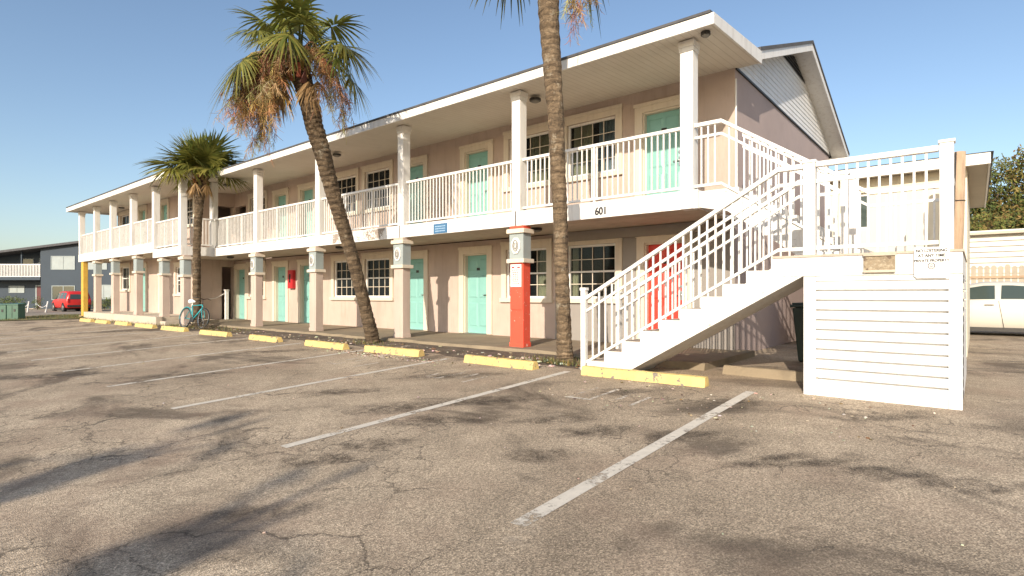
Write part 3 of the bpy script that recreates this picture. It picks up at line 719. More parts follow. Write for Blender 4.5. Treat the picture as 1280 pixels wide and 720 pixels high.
# windows -----------------------------------------------------
def make_window(w, h, nx, ny, trim=True):
    mb = MB(); w2 = w / 2; t = .045
    mb.box(-w2 - .05, -w2 + .0, .03, .09, -.05, h + .05); mb.box(w2, w2 + .05, .03, .09, -.05, h + .05)
    mb.box(-w2, w2, .03, .09, -.05, 0); mb.box(-w2, w2, .03, .09, h, h + .05); mb.box(-w2, w2, .035, .085, h * .5 - .02, h * .5 + .02)
    wd = mb.build('window', M['white'], None, local=True)
    mb = MB(); mb.box(-w2, w2, .068, .074, 0, h); mb.build('pane', M['glass'], wd, local=True)
    mb = MB()
    for i in range(1, nx): mb.box(-w2 + w * i / nx - .008, -w2 + w * i / nx + .008, .05, .066, 0, h)
    for j in range(1, ny): mb.box(-w2, w2, .0485, .0495, h * j / ny - .008, h * j / ny + .008)
    mb.build('glazing_bars', M['cream'], wd, local=True)
    if trim:
        o = w2 + .05; tt = .15
        mb = MB(); mb.box(-o - tt, -o, -.04, 0, -.05, h + .05); mb.box(o, o + tt, -.04, 0, -.05, h + .05); mb.box(-o - tt, o + tt, -.04, 0, h + .05, h + .05 + tt + .03)
        mb.box(-o - tt - .015, o + tt + .015, -.055, -.0405, h + .17, h + .25)
        mb.build('window_surround', M['cream'], wd, local=True, bevel=.004)
        mb = MB(); mb.box(-o - tt - .03, o + tt + .03, -.075, .03, -.15, -.0505); mb.build('sill', M['cream'], wd, local=True, bevel=.006)
    return wd
def curtain(w, h, a, b, mat, parent, seed=0):
    mb = MB(); mb.smooth = True; r = random.Random(seed); n = max(8, int(abs(b - a) * 70)); prev = None
    for i in range(n + 1):
        x = a + (b - a) * i / n; y = .125 + .028 * math.sin(i * 1.15 + seed) + r.uniform(-.006, .006)
        cur = ((x, y, -.1), (x, y + .01, h + .05))
        if prev: mb.quad(prev[0], cur[0], cur[1], prev[1])
        prev = cur
    return mb.build('curtain', mat, parent, local=True, fix=False)
WH = 1.08
def place_win(x, y, z, w=WW, h=WH, nx=4, ny=4, cur=(), trim=True):
    wd = make_window(w, h, nx, ny, trim); wd.parent = motel; wd.location = Vector((x, y, z)) - ORG[motel.name]
    for i, (a, b, m) in enumerate(cur): curtain(w, h, a * w - w / 2, b * w - w / 2, M[m], wd, int(x * 10) % 7 + i)
    return wd
zl = .11 + .98; zu = F2 + .05 + .98
place_win(-6.46, YW, zl, cur=((0, .14, 'curtain'), (.93, 1, 'curtain')))
place_win(-8.26, YW, zl, cur=((0.0, .5, 'curtain'), (.72, 1, 'curtain')))
place_win(-14.02, YW, zl, cur=((0, .62, 'curtain'),))
place_win(-15.72, YW, zl, cur=((.86, 1, 'curtain'),))
place_win(-21.72, YW, zl, cur=((0, .4, 'curtain'),))
place_win(-6.46, YW, zu, cur=((.03, .5, 'curtain'), (.6, 1, 'bluecurtain')))
place_win(-8.18, YW, zu, cur=((.45, 1, 'curtain'),))
place_win(-14.02, YW, zu, cur=((.1, .6, 'curtain'), (.6, 1, 'bluecurtain')))
place_win(-15.72, YW, zu, cur=((0, .15, 'curtain'),))
place_win(-21.60, YW, zu, cur=((0, .6, 'curtain'),))
for (a, b, c, d), cu in ((Lh[0], ((0, .4, 'curtain'),)), (Lh[1], ()), (Lu[0], ((.2, 1, 'bluecurtain'),)), (Lu[1], ())):
    place_win((a + b) / 2, YL, c + .05, b - a - .1, d - c - .1, 2 if b - a > 1.1 else 3, 3 if b - a < 1.1 else 2, cu)

# railings ----------------------------------------------------
BAL = None
def baluster_mesh(h, w=.022):
    mb = MB(); mb.box(-w / 2, w / 2, -w / 2, w / 2, 0, h); return mb
def railing(parent, a, b, top, bot, name='railing', gap=.104, second=None, posts=(), indiv=True, skip_top=False, toph=.055, topw=.065, ends=True):
    """a, b: plan points with base z (slope allowed); top/bot: heights of top and bottom rail above the base line"""
    a = Vector(a); b = Vector(b); ex = Vector((0, 0, 1))
    mb = MB(); mb.beam(a + ex * (top - toph / 2), b + ex * (top - toph / 2), topw, toph)
    r = mb.build(name, M['rail'], parent, bevel=.008)
    mb = MB(); mb.beam(a + ex * bot, b + ex * bot, .04, .04); mb.build('bottom_rail', M['rail'], r)
    if second:
        mb = MB(); mb.beam(a + ex * second, b + ex * second, .034, .04); mb.build('middle_rail', M['rail'], r)
    L_ = (Vector((b.x, b.y, 0)) - Vector((a.x, a.y, 0))).length; n = max(2, round(L_ / gap)); h = top - bot - toph - .018
    out = []
    for i in range(1, n):
        f = i / n; p = a.lerp(b, f) + ex * (bot + .019); out.append(p)
    for f in posts:
        mb = MB(); p = a.lerp(b, f); w_ = .042; mb.box(p.x - w_ / 2, p.x + w_ / 2, p.y - w_ / 2, p.y + w_ / 2, p.z - .02 + bot * 0, p.z + top - toph - .001)
        mb.build('post', M['rail'], r)
    if indiv:
        base = None
        for p in out:
            if base is None:
                mb = baluster_mesh(h); base = mb.build('baluster', M['rail'], r, local=True); base.location = p - ORG[r.name]
            else:
                c = base.copy(); COL.objects.link(c); c.parent = r; c.location = p - ORG[r.name]
    return r, out, h
RB0, RT = .075, 1.055
cx = [-3.51, -6.98, -10.52, -14.13, -17.76, -21.1]
far = []
for i in range(5):
    a = (cx[i] - .11, YC + .09, F2); b = (cx[i + 1] + .11, YC + .09, F2)
    r, out, h = railing(motel, a, b, RT, RB0, posts=(.5,) if i < 2 else (.33, .67), indiv=i < 3)
    if i >= 3: far += [(p, h) for p in out]
lx = [-33.45, -31.02, -28.62, -26.02, -23.55]
for i in range(4):
    r, out, h = railing(motel, (lx[i] + .11, 7.6, 2.97), (lx[i + 1] - .11, 7.6, 2.97), 1.03, .09, posts=(.33, .67), indiv=False); far += [(p, h) for p in out]
r, out, h = railing(motel, (-23.44, 7.6, F2 + .03), (-21.13, 7.6, F2 + .03), RT - .03, .08, posts=(.33, .67), indiv=False); far += [(p, h) for p in out]
r, out, h = railing(motel, (-21.0, 7.72, F2 + .03), (-21.0, 8.55, F2 + .03), RT - .03, .08, indiv=False); far += [(p, h) for p in out]
r, out, h = railing(motel, (-33.5, 7.72, 2.97), (-33.5, YL - .02, 2.97), 1.03, .09, indiv=False); far += [(p, h) for p in out]
mb = MB()
for p, h in far: mb.box(p.x - .011, p.x + .011, p.y - .011, p.y + .011, p.z, p.z + h)
tag(mb.build('balusters', M['rail'], motel), kind='stuff')
# handrail and newel inside the breezeway
mb = MB(); mb.box(-23.45, -23.33, 10.02, 10.14, .11, 1.28); mb.box(-23.47, -23.31, 10.0, 10.16, 1.28, 1.32)
nw = mb.build('newel_post', M['rail'], motel, bevel=.006)
mb = MB(); mb.tube([(-23.39, 9.98, 1.15), (-23.44, 9.7, .98), (-23.5, 9.4, .93), (-23.5, 9.25, .93)], .014, 8); mb.build('handrail', M['rail'], nw)
# house number and conduit pieces
text_mesh('601', .185, M['ink'], 'house_number', motel, (-5.06, YC - .006, 2.535), sx=.88, bold=.035)
mb = MB(); mb.tube([(-6.98, YC - .02, SB + .29), (-6.98, YC - .02, SB)], .012, 6); mb.tube([(-10.55, YC - .02, SB + .29), (-10.55, YC - .02, SB)], .01, 6); mb.build('conduit', M['greyink'], motel)
mb = MB(); mb.tube([(XE + .02, YW + .0, 2.9), (XE + .02, YW + .0, 5.08)], .018, 8); mb.build('corner_pipe', M['white'], motel)
# ---------------------------------------------------------------- outdoor staircase
st = thing('staircase', 'white outdoor staircase with railings and boarded box under its landing', 'staircase', (-2.2, 8.3, 0))
YF = 7.09; LZ = 1.58
def split_tops(o, mats):
    for m in mats: o.data.materials.append(m)
    for p in o.data.polygons:
        if p.normal.z > .9: p.material_index = 1
poly = [(-4.43, YF, -.02)]
for k in range(9):
    x = -4.43 + .285 * k; poly += [(x, YF, .158 * (k + 1)), (x + .285, YF, .158 * (k + 1))]
poly += [(-1.865, YF, 1.34), (-1.54, YF, 1.34), (-3.80, YF, .03), (-3.86, YF, -.02)]
mb = MB(); n = len(poly); Y2 = 8.05
# side faces as quads between profile and soffit keep the polygons clean
vs = [Vector(p) for p in poly] + [Vector((p[0], Y2, p[2])) for p in poly]
fs = [tuple(range(n)), tuple(range(2 * n - 1, n - 1, -1))] + [(i, (i + 1) % n, n + (i + 1) % n, n + i) for i in range(n)]
mb.add(vs, fs); o = mb.build('flight', M['stairwhite'], st); o.data.materials.append(M['step_tread'])
for p in o.data.polygons:
    if p.normal.z > .9: p.material_index = 1
poly = []; y0, y1 = 8.62, 9.62; run = 1.86 / 7
for k in range(7):
    x = -1.14 - run * k; z = LZ + .1686 * (k + 1) if k < 6 else 2.745
    poly += [(x, y0, z - .1686 if k else LZ - .1), (x, y0, z)]
poly += [(-3.0, y0, 2.745), (-3.34, y0, 2.745), (-3.34, y0, 2.50), (-2.9, y0, 2.40), (-1.5, y0, 1.36), (-1.14, y0, 1.36)]
mb = MB(); n = len(poly)
vs = [Vector(p) for p in poly] + [Vector((p[0], y1, p[2])) for p in poly]
fs = [tuple(range(n)), tuple(range(2 * n - 1, n - 1, -1))] + [(i, (i + 1) % n, n + (i + 1) % n, n + i) for i in range(n)]
mb.add(vs, fs); o = mb.build('flight', M['stairwhite'], st); o.data.materials.append(M['step_tread'])
for p in o.data.polygons:
    if p.normal.z > .9: p.material_index = 1
mb = MB(); mb.box(-1.863, -.1, YF, YF + .04, 1.342, 1.56); mb.box(-.14, -.1, YF + .042, 9.62, 1.342, 1.56)
mb.build('landing_beam', M['stairwhite'], st, bevel=.004)
mb = MB(); mb.box(-1.863, -.09, YF - .012, 9.63, 1.561, 1.585); mb.box(-1.82, -.15, YF + .05, 9.6, 1.36, 1.56)
mb.build('landing_deck', M['step_tread'], st)
# boarded box
mb = MB(); pitch = .1105; z = .085
while z < 1.32:
    zt = min(z + pitch, 1.335)
    for (xa, ya, xb, yb, nx, ny) in ((-1.40, YF + .02, -.21, YF + .02, 0, -1), (-.11, YF + .14, -.11, 9.5, 1, 0), (-1.51, 9.5, -1.51, YF + .14, -1, 0)):
        a = Vector((xa, ya, 0)); b = Vector((xb, yb, 0)); nn = Vector((nx, ny, 0))
        zm = max(z + .02, zt - .021); up_ = Vector((0, 0, 1)); o1 = nn * .016; o0 = nn * -.035
        mb.quad(a + o1 + up_ * z, b + o1 + up_ * z, b + o1 + up_ * zm, a + o1 + up_ * zm)
        mb.quad(a + o1 + up_ * zm, b + o1 + up_ * zm, b + o0 + up_ * zm, a + o0 + up_ * zm)
        mb.quad(a + o0 + up_ * zm, b + o0 + up_ * zm, b + o0 + up_ * zt, a + o0 + up_ * zt)
        mb.quad(a + o0 + up_ * z, b + o0 + up_ * z, b + o1 + up_ * z, a + o1 + up_ * z)
    z += pitch
sd = mb.build('siding', M['vinyl'], st, fix=False)
mb = MB()
for x0, x1 in ((-1.525, -1.40), (-.21, -.10)): mb.box(x0, x1, YF - .002, YF + .13, -.02, 1.338)
mb.box(-1.398, -.212, YF + .0, YF + .018, 1.285, 1.338); mb.box(-1.398, -.212, YF + .0, YF + .0185, -.02, .083)
mb.box(-1.49, -.13, YF + .075, 9.48, -.02, 1.336)
mb.build('corner_board', M['vinyl'], sd, bevel=.005)
# rails of the stairs
ST = 1.07; SBt = .09; S2 = .85
fy = YF + .035
def srail(a, b, **k): return railing(st, a, b, ST, SBt, second=S2, toph=.06, topw=.075, gap=k.pop('gap', .108), **k)
srail((-4.46, fy, .04), (-1.80, fy, 1.57)); srail((-1.80, fy, 1.57), (-1.535, fy, 1.57)); srail((-1.40, fy, 1.575), (-.29, fy, 1.575), gap=.098)
iy = 8.10
srail((-4.42, iy, .04), (-1.80, iy, 1.57)); srail((-1.80, iy, 1.57), (-1.33, iy, 1.57))
uy = YC + .06
srail((-3.40, uy, 2.74), (-2.98, uy, 2.74), gap=.11); srail((-2.98, uy, 2.74), (-1.33, uy, 1.63))
srail((-2.98, 9.6, 2.74), (-1.2, 9.6, 1.58)); srail((-1.2, 9.6, 1.575), (-.33, 9.6, 1.575)); srail((-.25, 7.25, 1.575), (-.25, 9.55, 1.575))
mb = MB(); mb.box(-4.545, -4.465, fy - .04, fy + .04, -.0, 1.19); mb.box(-4.555, -4.455, fy - .05, fy + .05, 1.19, 1.235); mb.build('newel_post', M['rail'], st, bevel=.006)
def newel(x, y, w_, z0, z1):
    m_ = MB(); m_.box(x - w_ / 2, x + w_ / 2, y - w_ / 2, y + w_ / 2, z0, z1); m_.box(x - w_ / 2 - .012, x + w_ / 2 + .012, y - w_ / 2 - .012, y + w_ / 2 + .012, z1, z1 + .03)
    m_.build('newel_post', M['white'], st, bevel=.006)
newel(-1.467, fy + .02, .125, 1.586, 2.64); newel(-.225, fy + .02, .115, 1.586, 2.66); newel(-1.27, iy, .085, 1.586, 2.64); newel(-1.25, uy + .02, .095, 1.586, 2.66); newel(-.29, 9.6, .09, 1.586, 2.62)
newel(-4.46, iy, .08, 0, 1.15)

# ---------------------------------------------------------------- signs and small fixtures
def lines(mb, x0, x1, y, z, h, r, gap=.012):
    x = x0
    while x < x1 - .01:
        l = r.uniform(.015, .05); mb.box(x, min(x + l, x1), y - .0015, y, z, z + h); x += l + gap
sg = thing('notice_sign', 'white no loitering sign on the stair landing beam', 'sign', (-.345, YF - .02, 1.3))
mb = MB(); yb = YF - .014
mb.prism([(-.49, yb, 1.325), (-.465, yb, 1.30), (-.225, yb, 1.30), (-.20, yb, 1.325), (-.20, yb, 1.615), (-.49, yb, 1.615)], (0, 0, 0), (0, -.014, 0))
mb.build('board', M['signwhite'], sg, bevel=.002)
for t, z, s in (('NO LOITERING', 1.566, .043), ('AT ANY TIME', 1.516, .043), ('PRIVATE PROPERTY', 1.466, .038)):
    text_mesh(t, s, M['ink'], 'lettering', sg, (-.345, yb - .0155, z), sx=.86, bold=.03)
mb = MB(); ring = [(-.345 + .027 * math.cos(R(a)), yb - .0165, 1.425 + .03 * math.sin(R(a))) for a in range(0, 361, 24)]
mb.tube(ring, .004, 5, False); mb.tube([(-.36, yb - .0165, 1.43), (-.345, yb - .0165, 1.437), (-.33, yb - .0165, 1.43)], .004, 5); mb.tube([(-.357, yb - .0165, 1.415), (-.333, yb - .0165, 1.415)], .005, 5)
mb.build('emblem', M['greyink'], sg)
pl = thing('metal_plaque', 'pitted tan metal plate fixed to the landing beam left of the sign', 'plaque', (-.79, YF - .01, 1.37))
mb = MB(); mb.box(-.93, -.65, YF - .028, YF - .001, 1.372, 1.572); mb.build('plate', M['bronze'], pl, bevel=.004)
mb = MB(); mb.box(-.935, -.645, YF - .045, YF - .0285, 1.545, 1.575); mb.build('edge_strip', M['concrete_pale'], pl, bevel=.003); mb = MB(); mb.box(-.935, -.645, YF - .045, YF - .0285, 1.369, 1.395); mb.build('edge_strip', M['concrete_pale'], pl, bevel=.003)

ps = thing('poster', 'white paper notice on the red painted column', 'notice', (-6.93, 8.48, 1.28))
mb = MB(); mb.box(-7.07, -6.80, 8.482, 8.4885, 1.28, 1.72); mb.build('paper', M['signwhite'], ps)
mb = MB(); r_ = random.Random(4)
for k in range(7): lines(mb, -7.03 + r_.uniform(0, .03), -6.84 - r_.uniform(0, .03), 8.4815, 1.33 + k * .038, .019, r_)
mb.build('text_lines', M['redink'], ps)
mb = MB()
for x in (-7.04, -6.90): mb.box(x, x + .07, 8.480, 8.4815, 1.645, 1.675)
lines(mb, -7.03, -6.84, 8.4815, 1.60, .02, r_)
mb.build('heading', M['redink'], ps)
bs = thing('blue_sign', 'small blue sign fixed on the white balcony beam', 'sign', (-9.1, YC - .02, 2.52))
XB0, XB1 = -9.37, -8.93
mb = MB(); mb.box(XB0, XB1, YC - .012, YC - .002, 2.49, 2.705); mb.build('board', M['bluesign'], bs, bevel=.002)
mb = MB()
for k in range(3): lines(mb, XB0 + .06, XB1 - .06, YC - .0125, 2.53 + k * .052, .022, r_)
mb.build('text_lines', M['bluelight'], bs)
fb = thing('fire_extinguisher_cabinet', 'red fire extinguisher cabinet on the pink ground floor wall', 'cabinet', (-18.96, YW - .1, 1.34))
mb = MB(); mb.box(-19.12, -18.78, YW - .13, YW - .003, 1.34, 2.0); mb.build('cabinet_body', M['firebox'], fb, bevel=.01)
mb = MB(); mb.box(-19.08, -18.82, YW - .14, YW - .131, 1.40, 1.94); mb.build('cabinet_door', M['firebox'], fb, bevel=.004)
mb = MB(); mb.box(-19.0, -18.9, YW - .144, YW - .1405, 1.55, 1.85); mb.build('pane', M['glass'], fb)
# lamps under the soffits
def ceil(u, v, z):
    a = (u - 640) / FPX; b = (367.5 - v) / FPX; t = (z - HC) / b; d = fv + rv * a
    return d.x * t, d.y * t
lamps = [('dark bulkhead lamp under the roof soffit nearest the staircase corner', 882, 41, 5.12), ('dark oval lamp under the upper soffit beside the upright palm trunk', 669, 124, 5.12), ('dark oval lamp under the upper soffit right of the leaning palm', 421, 193, 5.12), ('dark oval lamp under the upper soffit right of the short palm', 283, 231, 5.12), ('dark oval lamp under the far left roof soffit', 148, 259, 5.12),
    ('dark oval lamp under the balcony right of the red column', 670.5, 286, 2.5), ('dark oval lamp under the balcony left of the leaning palm', 424.7, 308.8, 2.5), ('dark oval lamp under the balcony above the breezeway door', 288, 321, 2.5)]
for lb, u, v, z in lamps:
    x, y = ceil(u, v, z); y = min(max(y, 8.35 if z > 3 else 8.8), 9.9)
    t = thing('ceiling_lamp', lb, 'lamp', (x, y, z), group='bulkhead lamps under the soffits')
    s = .6 if u > 800 else 1
    mb = MB(); mb.tube([(x, y, z + .008), (x, y, z - .035)], [.12 * s, .12 * s], 14); mb.build('housing', M['dark'], t)
    mb = MB(); mb.smooth = True; mb.tube([(x, y, z - .036), (x, y, z - .06), (x, y, z - .075)], [.095 * s, .08 * s, .03 * s], 14); mb.build('lens', M['seat'], t)

# ---------------------------------------------------------------- wheel stops
def stop_mesh(r, L_=1.75):
    mb = MB(); n = 14; hw = .085; ht = .125; prof = [(-hw, 0), (-hw + .012, .045), (-.052, ht - .01), (-.04, ht), (.04, ht), (.052, ht - .01), (hw - .012, .045), (hw, 0)]
    vs = []; m = len(prof)
    for i in range(n + 1):
        x = -L_ / 2 + L_ * i / n
        for (y, z) in prof: vs.append((x + r.uniform(-.004, .004), y + r.uniform(-.005, .005), z - (abs(r.gauss(0, .004)) if z > .05 else 0)))
    fs = [(i * m + k, (i + 1) * m + k, (i + 1) * m + k + 1, i * m + k + 1) for i in range(n) for k in range(m - 1)]
    fs += [tuple(range(m)), tuple(n * m + k for k in range(m - 1, -1, -1))]
    mb.add(vs, fs); return mb
ws = [(-3.47, 6.9, 1.78, 'yellow wheel stop lying along the foot of the white stairs'), (-5.95, 6.86, 1.5, 'yellow wheel stop just left of the upright palm trunk'),
      (-8.70, 6.88, 1.6, 'yellow wheel stop in front of the leaning palm base'), (-10.90, 6.80, 1.55, 'yellow wheel stop one space left of the leaning palm'),
      (-13.62, 6.80, 1.5, 'yellow wheel stop two spaces left of the leaning palm'), (-16.5, 6.8, 1.75, 'yellow wheel stop just right of the parked bicycle'),
      (-19.6, 6.84, 1.8, 'yellow wheel stop directly in front of the parked bicycle'), (-22.2, 6.84, 1.8, 'yellow wheel stop in front of the porch steps'),
      (-24.6, 6.84, 1.5, 'yellow wheel stop before the middle of the raised porch'), (-26.8, 6.76, 1.5, 'yellow wheel stop before the far end of the raised porch'),
      (-28.9, 6.74, 1.6, 'yellow wheel stop beside the yellow post')]
for i, (x, y, l, lb) in enumerate(ws):
    o = stop_mesh(random.Random(20 + i), l).build('wheel_stop', M['yellow'], None, local=True, bevel=0)
    o.location = (x, y, G(y)); o.rotation_euler = (math.atan(.043), 0, R(random.Random(i).uniform(-2.0, 2.0)))
    tag(o, lb, 'wheel stop', 'yellow wheel stops along the parking bays')
o = stop_mesh(random.Random(99), 1.15).build('wheel_stop', M['concrete'], None, local=True)
o.location = (-2.2, 8.1, .0); o.rotation_euler = (0, 0, R(-4)); tag(o, 'bare tan concrete wheel stop under the stairs beside the white box', 'wheel stop')

# ---------------------------------------------------------------- yellow post, bin, pole
yp = thing('bollard_post', 'tall yellow timber post under the far balcony corner', 'post', (-33.2, 7.62, 0))
mb = MB(); mb.box(-33.38, -33.02, 7.54, 7.74, -.02, 2.68); mb.build('post', M['yellowpost'], yp, bevel=.02)
mb = MB(); mb.box(-33.37, -33.05, 7.45, 7.52, .0, .1); mb.build('base_plate', M['tan_stop'], yp, bevel=.01)
bx, by = -1.98, 10.1
tb = thing('trash_bin', 'dark green wheeled bin half hidden behind the white box', 'bin', (bx, by, .0))
mb = MB(); mb.hexa([(bx - .22, by - .24, .06), (bx + .22, by - .24, .06), (bx + .22, by + .22, .06), (bx - .22, by + .22, .06), (bx - .29, by - .32, .92), (bx + .29, by - .32, .92), (bx + .29, by + .32, .92), (bx - .29, by + .32, .92)])
mb.build('bin_body', M['bin'], tb, bevel=.02)
mb = MB(); mb.box(bx - .32, bx + .32, by - .36, by + .36, .925, .97); mb.box(bx - .3, bx + .3, by - .3, by + .33, .97, 1.0); mb.build('lid', M['bin'], tb, bevel=.015)
for s in (-1, 1):
    mb = MB(); mb.tube([(bx + s * .24, by + .24, .12), (bx + s * .3, by + .24, .12)], .12, 14); mb.build('wheel', M['black'], tb)
pp = W((1195 - 640) / FPX * 9.3, 9.3)
up = thing('timber_pole', 'raw timber pole standing behind the white stair landing', 'pole', (pp.x, pp.y, 0))
mb = MB(); mb.smooth = True
mb.tube([(pp.x - .06, pp.y, -.05), (pp.x - .03, pp.y, 1.2), (pp.x + .015, pp.y, 2.4), (pp.x + .04, pp.y, 3.49)], [.105, .1, .095, .09], 14); mb.build('shaft', M['woodpole'], up)
mb = MB(); mb.tube([(pp.x + .02 + .1 * math.cos(R(a)), pp.y + .1 * math.sin(R(a)), 2.68) for a in range(0, 361, 30)], .008, 5, False); mb.tube([(pp.x - .07, pp.y - .09, 1.2), (pp.x - .03, pp.y - .1, 2.4), (pp.x, pp.y - .095, 3.48)], .012, 6); mb.build('cable', M['dark'], up)
# ---------------------------------------------------------------- palms
def fan(mb, base, axis, side, Rl, r, tints, droop, nseg=34, spread=140, fold=.25, curl=1.0):
    """one fan leaf: narrow tapering segments round a central rib, tips bending down"""
    nrm = axis.cross(side).normalized()
    if nrm.z < 0: nrm = -nrm
    for i in range(nseg):
        ph = R(-spread + 2 * spread * i / (nseg - 1)) + r.uniform(-.03, .03)
        d = (axis * math.cos(ph) + side * math.sin(ph)); d = (d - nrm * fold * abs(math.sin(ph)) + nrm * .10).normalized()
        Ls = Rl * (.62 + .38 * max(0, math.cos(ph * .62))) * r.uniform(.78, 1.1); d = (d + Vector((r.gauss(0, .05), r.gauss(0, .05), r.gauss(0, .06)))).normalized()
        perp = nrm.cross(d).normalized()
        start = base + axis * (.22 * Rl * max(0, math.cos(ph)))      # the rib runs on into the blade
        c0 = tints[0]; k = r.uniform(.75, 1.25); y = r.random()
        col = tuple((a * (1 - y * tints[2]) + b * y * tints[2]) * k for a, b in zip(tints[0], tints[1]))
        mb.cur = col
        prev = None; dl = r.uniform(.6, 1.7) * droop
        for s, wd in ((.03, .014), (.3, .036), (.55, .033), (.8, .018), (1.0, .002)):
            p = start + d * (Ls * s) - Vector((0, 0, 1)) * (dl * Ls * (s ** 2.3)) * curl
            q = perp * wd * Rl * .9
            cur = (p - q, p + q)
            if prev: mb.quad(prev[0], prev[1], cur[1], cur[0])
            prev = cur
    mb.cur = (1, 1, 1)
GREEN = (0.115, 0.14, 0.03); YEL = (0.36, 0.30, 0.07); BRN = (0.30, 0.185, 0.085); DRY = (0.50, 0.34, 0.17)
def crown(c, n, Rl, r, el0=82, el1=-38, pet=1.0, extra=(), arc=.10, dr=1.0):
    """green leaves as one mesh: petioles arching out of the bud, then fans"""
    mb = MB(); ga = 2.39996
    for i in range(n + len(extra)):
        f = min(1, i / (n - 1)); el = R(el0 + (el1 - el0) * (f ** .85)) + r.uniform(-.12, .12); az = i * ga + r.uniform(-.25, .25)
        if i >= n: az, el = extra[i - n][0], R(extra[i - n][1])
        out = Vector((math.cos(az), math.sin(az), 0)); d0 = out * math.cos(el) + Vector((0, 0, math.sin(el)))
        Lp = pet * r.uniform(.75, 1.15) * (.75 + .35 * f)
        pts = []; p = Vector(c) + out * .08; dd = (d0 + Vector((0, 0, .35))).normalized()
        for s in range(7):
            pts.append(p.copy()); p = p + dd * (Lp / 6); dd = (dd - Vector((0, 0, arc + .06 * f))).normalized()
        mb.cur = (0.11, 0.12, 0.03); mb.tube(pts, [.03, .026, .022, .019, .017, .015, .013], 4, False)
        ax = (dd - Vector((0, 0, .12))).normalized(); sd = ax.cross(Vector((0, 0, 1)))
        sd = sd.normalized() if sd.length > .05 else Vector((-out.y, out.x, 0))
        tw = r.uniform(-.5, .5); sd = (sd * math.cos(tw) + ax.cross(sd) * math.sin(tw)).normalized()
        young = 1 - f; g = tuple(a * (0.9 + .5 * young) for a in GREEN)
        fan(mb, pts[-1], ax, sd, Rl * r.uniform(.85, 1.1), r, (g, YEL, .35 + .5 * r.random()), (.16 + .30 * f) * dr, nseg=38, spread=125 + r.uniform(-10, 15), fold=.18 + .3 * r.random())
    return mb
def dry_fronds(c, n, Rl, r, azs, pet=.7, down=-70):
    mb = MB()
    for i in range(n):
        az = azs[i % len(azs)] + r.uniform(-.3, .3); el = R(down + r.uniform(-12, 18))
        out = Vector((math.cos(az), math.sin(az), 0)); d = out * math.cos(el) + Vector((0, 0, math.sin(el)))
        p0 = Vector(c) + out * .16 - Vector((0, 0, .25)); pts = [p0, p0 + (out * .5 + d * .5) * pet * .5, p0 + (out * .5 + d * .5) * pet * .5 + d * pet * .5]
        mb.cur = BRN; mb.tube(pts, [.02, .018, .012], 4, False)
        sd = Vector((-out.y, out.x, 0)); fan(mb, pts[-1], d, sd, Rl * r.uniform(.8, 1.1), r, (BRN, DRY, .9), .35, nseg=26, spread=55, fold=.7)
    return mb
def spray(mb, c, az, reach, drop, r, n=26, tw=.55, cols=(BRN, DRY)):
    """a dried flower stalk: arching stem with many hanging branched twigs"""
    out = Vector((math.cos(az), math.sin(az), 0)); pts = []
    for s in range(9):
        f = s / 8; pts.append(Vector(c) + out * (reach * f) + Vector((0, 0, .55 * math.sin(f * 2.2) - drop * f ** 2.4)))
    mb.cur = cols[0]; mb.tube(pts, [.018 * (1 - .07 * s) for s in range(9)], 4, False)
    for i in range(n):
        f = r.uniform(.45, 1.0); k = min(int(f * 8), 7); p = pts[k].lerp(pts[k + 1], f * 8 - k)
        d = (Vector((r.gauss(0, .42), r.gauss(0, .42), r.uniform(-1.2, -.35))) + out * .2).normalized(); L_ = r.uniform(.35, .75)
        q = p + d * L_ * .5; e = q + (d + Vector((0, 0, -.8))).normalized() * L_ * .6
        mb.cur = tuple(a * r.uniform(.7, 1.2) for a in cols[r.random() > .5]); mb.tube([p, q, e], [.0038, .003, .002], 3, False)
        for j in range(30):
            g = r.uniform(.15, 1); b = p.lerp(q, g * 2) if g < .5 else q.lerp(e, g * 2 - 1)
            t = b + Vector((r.gauss(0, .4), r.gauss(0, .4), r.uniform(-1.3, -.1))).normalized() * r.uniform(.08, .24)
            m_ = b.lerp(t, .5) + Vector((r.gauss(0, .012), r.gauss(0, .012), -.01)); wv = Vector((r.gauss(0, 1), r.gauss(0, 1), r.gauss(0, 1))).normalized() * .0046
            mb.add([b - wv, b + wv, m_ + wv, m_ - wv, t + wv * .5, t - wv * .5], [(0, 1, 2, 3), (3, 2, 4, 5)])
